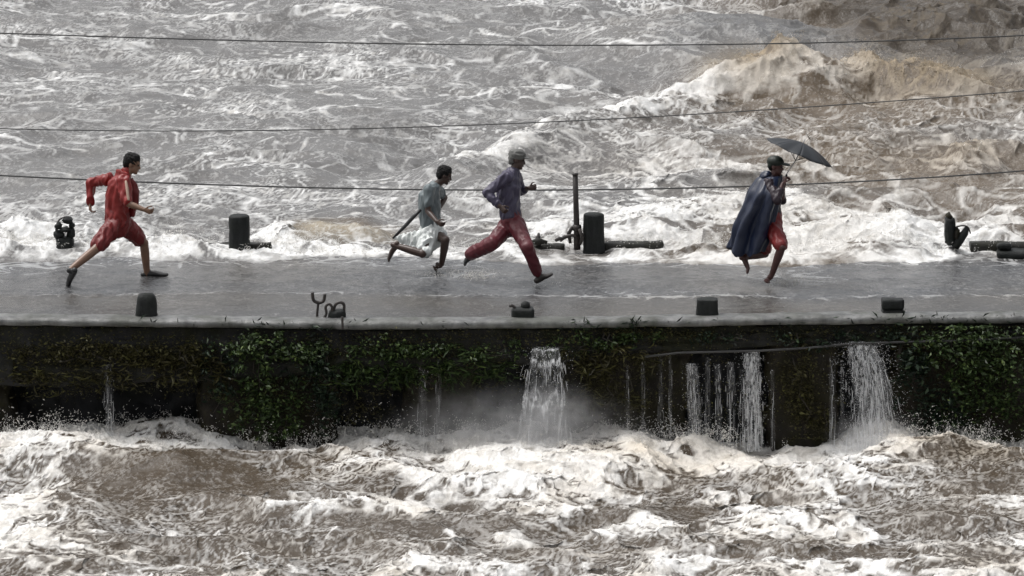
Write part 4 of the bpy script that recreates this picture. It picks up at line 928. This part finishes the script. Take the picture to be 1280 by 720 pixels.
plant('creeper', 'dark hanging creeper with drooping leaves beside the green bushy plant', 1700, [(395, 460, 25, 30, 1.0), (405, 500, 20, 35, 0.6), (275, 480, 20, 40, 0.5)], 0.055, 'leaf_dark', 404, 5, 0.09)
plant('creeper', 'bright green creeper band along the wall before the arching waterfall', 2600, [(450, 440, 40, 10, 1.0), (510, 438, 35, 10, 1.0), (575, 440, 45, 9, 0.9), (625, 438, 25, 8, 0.5), (490, 468, 45, 16, 0.7), (430, 465, 25, 16, 0.4)], 0.045, 'leaf', 405, 6, 0.07)
plant('creeper', 'sparse green creeper under the coping past the arching waterfall', 900, [(740, 424, 40, 10, 1.0), (720, 432, 25, 8, 0.7), (800, 420, 40, 8, 0.6)], 0.045, 'leaf', 406, 4, 0.06)
plant('creeper', 'mossy green creeper on the brown pier between two waterfalls', 1200, [(1003, 500, 22, 30, 1.0), (1000, 465, 18, 20, 0.6), (1025, 525, 18, 20, 0.5)], 0.045, 'leaf_olive', 407, 3, 0.05)
plant('creeper', 'dark creeper along the coping above the two pale waterfalls', 900, [(1090, 418, 50, 7, 1.0), (900, 421, 50, 6, 0.5), (1000, 424, 40, 8, 0.6)], 0.045, 'leaf_dark', 408, 4, 0.06)
plant('creeper', 'olive creeper patch on the wall below the domed bollard', 3600, [(120, 440, 50, 12, 1.0), (190, 442, 35, 14, 1.0), (60, 442, 40, 12, 0.6), (235, 450, 25, 16, 0.6)], 0.042, 'leaf_olive', 409, 4, 0.05)
plant('hanging_grass', 'long drooping grass hanging from the ledge below the domed bollard', 1500, [(60, 470, 70, 14, 1.0), (160, 466, 60, 14, 1.0), (240, 464, 40, 16, 0.8)], 0.10, 'leaf_olive', 411, 4, 0.05, 0.12)
plant('hanging_grass', 'long drooping grass between the bushy plant and the arching waterfall', 1800, [(440, 470, 40, 18, 1.0), (520, 466, 40, 16, 1.0), (600, 462, 40, 16, 0.8)], 0.10, 'leaf', 412, 4, 0.05, 0.12)
plant('hanging_grass', 'long drooping grass between the arching and the narrow pale waterfalls', 1300, [(735, 452, 25, 16, 1.0), (790, 448, 40, 16, 1.0), (770, 490, 40, 26, 0.5)], 0.09, 'leaf_olive', 413, 4, 0.05, 0.12)
moss = leaves('moss', wall_pts(24000, [(640, 425, 700, 14, 1.2), (120, 445, 150, 25, 1.0), (480, 445, 160, 25, 0.9), (800, 425, 160, 14, 0.6), (1180, 440, 120, 25, 0.7), (640, 470, 120, 40, 0.5), (1003, 500, 40, 50, 0.5), (320, 500, 50, 40, 0.4), (760, 490, 60, 40, 0.5), (880, 480, 60, 40, 0.3), (440, 500, 60, 30, 0.4), (120, 480, 130, 12, 0.4)], 410, 0.035, 0.02), 0.028, M['leaf_olive'], None, 0.5, 0.5, 410, 'stuff')
moss['label'] = 'low olive moss and weeds over the wet wall'
# grass blades on the coping edge
r = np.random.default_rng(420); P = []
for px in np.concatenate([r.normal(725, 12, 40), r.normal(792, 8, 50), r.normal(1160, 40, 60), r.normal(330, 60, 40), r.uniform(0, 1280, 60)]):
    x = on_y(px, 408, 0).x; P.append((x, float(near_edge(x)) - 0.10 + r.uniform(-.02, .03), 0.0 + r.uniform(-0.06, 0.05)))
g = leaves('grass', np.array(P), 0.085, M['leaf_dark'], None, 0.0, 0.14, 421, 'stuff'); g['label'] = 'short dark grass blades along the coping edge'

# ================================================================== FALLING WATER
def drops(P, S, seed, stretch=None):
    """tetrahedral droplets at P with radius S, optional stretch vectors"""
    r = np.random.default_rng(seed); n = len(P)
    T = np.array([(1, 1, 1), (1, -1, -1), (-1, 1, -1), (-1, -1, 1)], np.float32) / 1.5
    q = r.normal(size=(n, 4)); q /= np.linalg.norm(q, axis=1)[:, None]; w, x, y, z = q.T
    Rm = np.stack([1 - 2 * (y * y + z * z), 2 * (x * y - z * w), 2 * (x * z + y * w), 2 * (x * y + z * w), 1 - 2 * (x * x + z * z), 2 * (y * z - x * w), 2 * (x * z - y * w), 2 * (y * z + x * w), 1 - 2 * (x * x + y * y)], 1).reshape(n, 3, 3)
    V = np.einsum('nij,kj->nki', Rm, T) * np.asarray(S)[:, None, None]
    if stretch is not None:
        dn = V @ np.array([0, 0, 1.0]); V = V + np.sign(dn)[:, :, None] * 0 + (np.einsum('nki,ni->nk', V, stretch / (np.linalg.norm(stretch, axis=1)[:, None] + 1e-6)) / np.asarray(S)[:, None])[:, :, None] * stretch[:, None, :]
    V = V + np.asarray(P)[:, None, :]; i = np.arange(n) * 4
    F = np.concatenate([np.stack([i, i + 1, i + 2], 1), np.stack([i, i + 3, i + 1], 1), np.stack([i, i + 2, i + 3], 1), np.stack([i + 1, i + 3, i + 2], 1)])
    return V.reshape(-1, 3), F
t = NT('falling_water'); t.set(Base_Color=(0.78, 0.79, 0.80), Roughness=0.25); M['fall'] = t.m
t = NT('falling_water_sheet'); t.set(Base_Color=(0.74, 0.75, 0.76), Roughness=0.25)
v = t.coord((1, 1, 0.10)); n1 = t.noise(v, 38, 4, 0.65); n2 = t.noise(t.coord((1, 1, 0.8)), 22, 4, 0.6)
fac = t.math('MULTIPLY', t.attr('cover'), t.ramp(t.math('ADD', t.math('MULTIPLY', n1, 0.65), t.math('MULTIPLY', n2, 0.35)), [(0.40, (0, 0, 0)), (0.64, (1, 1, 1))]))
mx = t.n('ShaderNodeMixShader'); tr = t.n('ShaderNodeBsdfTransparent'); t.l(fac, mx.inputs[0]); t.l(tr.outputs[0], mx.inputs[1]); t.l(t.b.outputs[0], mx.inputs[2]); t.l(mx.outputs[0], t.out.inputs['Surface']); M['sheet'] = t.m
def waterfall(label, lip, foot, y_foot, n_str, cover, v0=0.35, up=0.0, seed=0, seg=0.07, bands=0, rad=0.0032, edgew=0.0, ndrop=300, group=None):
    """lip/foot = (px0, px1, py) extents; water leaves the lip at the slab face and falls free"""
    r = np.random.default_rng(seed); cx = (lip[0] + lip[1]) / 2; e = float(near_edge(on_y(cx, lip[2], 0).x)); Y0 = e - 0.10
    zt = on_y(cx, lip[2], Y0).z; zb = DNZ - 0.05; g_ = 9.81
    T = (up + math.sqrt(up * up + 2 * g_ * (zt - zb))) / g_
    xl = (on_y(lip[0], lip[2], Y0).x, on_y(lip[1], lip[2], Y0).x); xf = (on_y(foot[0], foot[2], Y0).x, on_y(foot[1], foot[2], Y0).x)
    def pos(u, t_, jy=0.0, sp=1.0):
        k = t_ / T; a = xl[0] + (xl[1] - xl[0]) * u; b = xf[0] + (xf[1] - xf[0]) * u
        return np.stack([a + (b - a) * k ** 0.6, Y0 - v0 * t_ * sp - jy, zt + up * t_ - g_ * t_ ** 2 / 2 + 0 * u], -1)
    root = tag(empty('waterfall', (float((xf[0] + xf[1]) / 2), Y0, DNZ)), label, 'waterfall', group)
    # torn sheet
    nu, nt = 40, 60; U, TT = np.meshgrid(np.linspace(0, 1, nu), np.linspace(0, T, nt)); jy = 0.03 * pn(U * 5, TT * 6, seed)
    V = pos(U.ravel(), TT.ravel(), jy.ravel()); V[:, 0] += 0.10 * (xf[1] - xf[0]) * (pn(U * 2 + 3, TT * 5, seed + 5) + 0.6 * pn(U * 5, TT * 11, seed + 6)).ravel() * (TT.ravel() / T + 0.2); o = mesh_np('water_sheet', V, grid_faces(nu, nt), M['sheet'], root)
    cv = cover * np.clip(np.sin(U * math.pi) * 1.6 + edgew * (np.abs(U - 0.5) > 0.42), 0, 1) * np.clip(0.75 + 0.5 * pn(U * 6, TT * 2, seed + 1), 0, 1)
    if bands: cv = cv * (0.30 + 1.1 * np.clip(np.sin(np.sqrt(TT / T) * bands * 6.28 + 2.5 * np.abs(U - 0.5) + 1.2 * pn(U * 4, TT * 5, seed + 2)), 0, 1) ** 2)
    attr(o, 'cover', np.clip(cv, 0, 1))
    # strands
    parts_V, parts_F, off = [], [], 0
    for s in range(n_str):
        u = r.beta(1.3, 1.3) if not edgew or r.random() < 0.5 else (r.choice([0.03, 0.97]) + r.normal(0, 0.03)); sp = r.normal(1, 0.22); jy = r.normal(0, 0.015); t0 = T * r.random() ** 0.7; dt = seg * (0.4 + 1.4 * r.random()) * (0.35 + t0 / T)
        ts = np.linspace(t0, min(t0 + dt, T), 6); u_ = u + 0.02 * np.sin(ts * 30 + s); C = pos(u_, ts, jy, sp); C[:, 0] += r.normal(0, 0.10) * (xf[1] - xf[0]) * ts / T; rr = rad * (0.4 + 1.2 * r.random()) * np.array([0.3, 0.9, 1, 1, 0.9, 0.3])
        ang = np.array([0, 2.09, 4.19]); ring = np.stack([np.cos(ang), np.sin(ang), 0 * ang], 1)
        Vv = (C[:, None, :] + ring[None] * rr[:, None, None]).reshape(-1, 3); a = (np.arange(5)[:, None] * 3 + np.arange(3)[None]).ravel(); b = (np.arange(5)[:, None] * 3 + (np.arange(3)[None] + 1) % 3).ravel()
        parts_V.append(Vv); parts_F.append(np.stack([a, b, b + 3, a + 3], 1) + off); off += len(Vv)
    if n_str: mesh_np('strands', np.concatenate(parts_V), np.concatenate(parts_F), M['fall'], root)['kind'] = 'stuff'
    if ndrop:
        u = r.random(ndrop) * 1.3 - 0.15; P = pos(u, T * r.random(ndrop) ** 0.6, r.normal(0, 0.03, ndrop), 1.0); P[:, 0] += r.normal(0, 0.02, ndrop) + r.normal(0, 0.16, ndrop) * (xf[1] - xf[0])
        mesh_np('droplets', *drops(P, 0.002 + 0.004 * r.random(ndrop), seed), M['fall'], root)['kind'] = 'stuff'
waterfall('arching banded waterfall spouting from the wall above the rising mist', (673, 694, 434), (652, 708, 540), 0, 90, 1.0, 0.75, 0.35, 501, 0.05, 5, 0.0024, 1.0, 500)
waterfall('wide white waterfall spreading beside the dark bush', (1056, 1076, 427), (1064, 1122, 560), 0, 420, 0.95, 0.45, 0.15, 502, 0.035, 0, 0.0026, 0, 2200)
waterfall('straight white waterfall dropping beside the brown pier', (930, 947, 438), (927, 953, 552), 0, 160, 1.0, 0.25, 0.0, 503, 0.04, 0, 0.0024, 0, 700)
waterfall('narrow pale waterfall farthest along the ledge from the brown pier', (856, 869, 454), (858, 878, 550), 0, 40, 0.65, 0.2, 0.0, 504, 0.04, 0, 0.0022, 0, 250)
waterfall('thin trickle of water between the narrow fall and the straight fall', (892, 900, 455), (893, 903, 550), 0, 30, 0.28, 0.15, 0.0, 505, 0.05, 0, 0.0018, 0, 40)
waterfall('faint trickle of water right beside the straight white waterfall', (907, 917, 452), (908, 920, 550), 0, 30, 0.26, 0.15, 0.0, 506, 0.05, 0, 0.0018, 0, 40)
waterfall('faint long trickle dropping from the olive creeper patch', (131, 141, 455), (131, 144, 545), 0, 26, 0.22, 0.15, 0.0, 507, 0.05, 0, 0.0018, 0, 60)
waterfall('double thin trickle dropping from the bright green creeper band', (523, 533, 460), (522, 535, 540), 0, 14, 0.16, 0.15, 0.0, 508, 0.05, 0, 0.0018, 0, 30)
waterfall('faint trickle down the pier edge beside the wide waterfall', (1036, 1044, 445), (1035, 1044, 555), 0, 16, 0.2, 0.15, 0.0, 509, 0.05, 0, 0.0018, 0, 40)

for k, px in enumerate((782, 801, 823, 836, 881, 924, 963, 545, 1050)):
    a = 0.10 + 0.09 * random.random(); w = 2 + 4 * random.random(); top = 444 + 18 * random.random()
    lab = ('faint thin trickle below the olive creeper patch' if px < 300 else 'faint thin trickle under the drooping grass before the arching waterfall' if px < 640 else
           {782: 'faint thin trickle on the wall next after the arching waterfall', 801: 'faint thin trickle second after the arching waterfall', 823: 'faint thin trickle third after the arching waterfall', 836: 'faint thin trickle just before the narrow pale waterfall'}[px] if px < 850 else 'faint thin trickle squeezed beside the narrow pale waterfall' if px < 900 else
           'faint thin trickle hugging the straight white waterfall before the ledge' if px < 940 else 'faint thin trickle between the straight white waterfall and the brown pier' if px < 1000 else 'faint thin trickle touching the wide white waterfall')
    waterfall(lab, (px, px + w, top), (px - 1, px + w + 3, 548), 0, 6, a + 0.06, 0.12, 0.0, 520 + k, 0.06, 0, 0.0016, 0, 10, 'faint trickles down the wall')
# ================================================================== SPRAY THROWN UP BY THE RAPIDS
def bursts(name, label, C, n_each, vmax, seed, mat, size=(0.002, 0.006), lean=(0, 0, 0)):
    r = np.random.default_rng(seed); P, S = [], []
    for c in C:
        k = r.integers(max(2, n_each // 3), n_each * 2); axis_ = np.array([r.normal(0, 0.45), r.normal(0, 0.3), 1.0]) + np.array(lean); axis_ /= np.linalg.norm(axis_); sp = vmax * (0.35 + 0.65 * r.random())
        for j in range(k):
            v = (axis_ + r.normal(0, 0.20, 3)) * sp * (0.3 + 0.7 * r.random()); t_ = r.random() * 0.30
            if r.random() < 0.35:                                    # thread of drops thrown out together
                for q in range(r.integers(3, 8)):
                    tt = t_ + q * 0.006; P.append(c + v * tt - np.array([0, 0, 4.9]) * tt * tt); S.append(r.uniform(*size) * (1 - q * 0.06))
            else: P.append(c + v * t_ - np.array([0, 0, 4.9]) * t_ * t_); S.append(r.uniform(*size))
    o = mesh_np(name, *drops(np.array(P), np.array(S), seed), mat); o['kind'] = 'stuff'; o['label'] = label; return o
r = np.random.default_rng(600)
def pick(V, F, mask, n):
    i = np.nonzero(mask & (F > 0.5))[0]; return V[r.choice(i, n, replace=False)]
dm = (np.abs(DX) < 7.2)
bursts('spray', 'white droplets flung up against the dark wall', pick(DV, DF, dm & (DY > -0.9) & (DY < 0.35) & (DV[:, 2] > DNZ + 0.0), 800), 18, 2.4, 601, M['spray'], (0.002, 0.0065))
bursts('spray', 'white droplets over the rapids', pick(DV, DF, dm & (DY < -0.9) & (DV[:, 2] > DNZ + 0.05), 1500), 12, 1.3, 602, M['spray'], (0.0015, 0.0042))
fx0 = on_y(455, 548, -0.2); bursts('spray', 'arc of white drops leaping at the foot of the creeper band', np.array([[fx0.x + d, -0.2, DNZ + 0.1] for d in np.linspace(-0.5, 0.6, 14)]), 26, 3.0, 603, M['spray'], (0.004, 0.011))
for q_, (px, k_, sp) in enumerate(((20, 20, 2.6), (62, 26, 3.0), (118, 20, 2.8), (250, 12, 2.4), (330, 14, 2.4), (395, 14, 2.6), (500, 16, 2.6), (575, 16, 2.6), (800, 14, 2.4), (845, 16, 2.6), (905, 16, 2.4), (1120, 20, 2.8), (1180, 18, 2.8), (1240, 14, 2.4))):
    x_ = on_y(px, 548, -0.2).x; bursts('spray', 'ragged white burst of drops against the foot of the wall', np.array([[x_ + r.normal(0, 0.16), -0.25 + r.normal(0, 0.15), DNZ + 0.12 + r.normal(0, 0.05)] for _ in range(k_)]), 34, sp, 640 + q_, M['spray'], (0.002, 0.007))
for q_, (px, k_, sp) in enumerate(((20, 26, 2.4), (45, 18, 2.0), (345, 18, 2.3), (372, 12, 2.0), (705, 12, 1.8), (795, 20, 2.0), (815, 14, 2.0), (1120, 14, 1.8))):
    x_ = on_y(px, 300, KERB_Y + 0.3).x; bursts('spray', 'white burst of drops where the flood jumps the kerb', np.array([[x_ + r.normal(0, 0.12), KERB_Y + 0.3 + r.normal(0, 0.15), 0.12 + r.normal(0, 0.04)] for _ in range(k_)]), 30, sp, 660 + q_, M['spray'], (0.002, 0.006))
um_ = (np.abs(UX) < 7.4)
bursts('spray', 'white droplets jumping where the flood meets the kerb', pick(UV, UF, um_ & (UY > KERB_Y - 0.3) & (UY < KERB_Y + 0.7), 800), 16, 2.2, 604, M['spray'], (0.0025, 0.007))
bursts('spray', 'white droplets over the breaking waves', pick(UV, UF, (np.abs(UX) < 9) & (UX > -1) & (UY > 6) & (UY < 24) & (UV[:, 2] > 0.1), 900), 10, 1.5, 605, M['spray'], (0.003, 0.007))
c0 = on_z(935, 108, UPZ); c1 = on_z(1160, 116, UPZ)
mm = (((UX - c0.x) / 0.9) ** 2 + ((UY - c0.y) / 1.6) ** 2 < 1) | (((UX - c1.x) / 1.6) ** 2 + ((UY - c1.y) / 1.2) ** 2 < 1)
bursts('spray', 'tan muddy droplets thrown from the brown breaking splash', pick(UV, UF, mm, 420), 26, 2.2, 606, M['tan_spray'], (0.003, 0.008))
# splashes at running feet
for (px, py, n_, lab, sp) in ((592, 346, 110, 'pale splash kicked up behind the purple runner', 1.9), (985, 354, 90, 'pale splash at the foot of the caped runner', 1.7), (551, 343, 40, 'small splash at the foot of the runner in the white wrap', 1.2), (678, 356, 10, 'small splash at the heel of the purple runner', 1.0)):
    c = on_z(px, py, 0.02); bursts('splash', lab, np.array([[c.x + r.normal(0, 0.13), c.y + r.normal(0, 0.12), 0.015] for _ in range(n_)]), 12, sp, int(px), M['spray'], (0.0022, 0.0055), (0.4, 0, 0.1))

# ================================================================== MIST AT THE FOOT OF THE ARCHING FALL
def mist(px, py, rx, rz, ry, dens, seed, label, Y=-0.45, col=(0.93, 0.93, 0.94, 1)):
    c = on_y(px, py, Y); t = NT('mist_%d' % seed); t.t.nodes.remove(t.b)
    V, F = ell(c, rx, ry, rz, n=24); o = mesh_py('mist', V, F, t.m); bm = bmesh.new(); bm.from_mesh(o.data); bmesh.ops.recalc_face_normals(bm, faces=bm.faces); bm.to_mesh(o.data); bm.free()
    tc = t.n('ShaderNodeTexCoord'); mp = t.n('ShaderNodeMapping'); mp.vector_type = 'TEXTURE'; mp.inputs['Location'].default_value = c; mp.inputs['Scale'].default_value = (rx, ry, rz); t.l(tc.outputs['Object'], mp.inputs['Vector'])
    ln = t.n('ShaderNodeVectorMath', operation='LENGTH'); t.l(mp.outputs[0], ln.inputs[0]); fall = t.math('SUBTRACT', 1.0, ln.outputs['Value'], clamp=True); fall = t.math('POWER', fall, 1.8)
    nz = t.noise(tc.outputs['Object'], 5.0, 6, 0.66); nz = t.math('MULTIPLY_ADD', nz, 3.6, -1.25, clamp=True)
    pv = t.n('ShaderNodeVolumePrincipled'); pv.inputs['Color'].default_value = col; pv.inputs['Anisotropy'].default_value = 0.2
    t.l(t.math('MULTIPLY', t.math('MULTIPLY', fall, nz), dens), pv.inputs['Density']); t.l(pv.outputs[0], t.out.inputs['Volume'])
    o['kind'] = 'stuff'; o['label'] = label
mist(640, 545, 1.9, 0.75, 0.6, 4.5, 1, 'grey mist hanging over the rapids before the dark wall')
mist(692, 535, 0.65, 0.7, 0.5, 6, 2, 'grey mist rising at the foot of the arching waterfall')
mist(1095, 552, 0.7, 0.45, 0.45, 4.5, 3, 'thin mist at the foot of the wide waterfall')
p_ = on_z(935, 112, UPZ); mist(932, 96, 1.25, 0.75, 1.3, 1.8, 4, 'tan spray mist over the brown breaking splash', p_.y, (0.68, 0.60, 0.49, 1))
p_ = on_z(1140, 118, UPZ); mist(1140, 102, 2.2, 0.6, 1.3, 1.0, 5, 'tan spray mist over the far brown surge', p_.y, (0.68, 0.60, 0.49, 1))
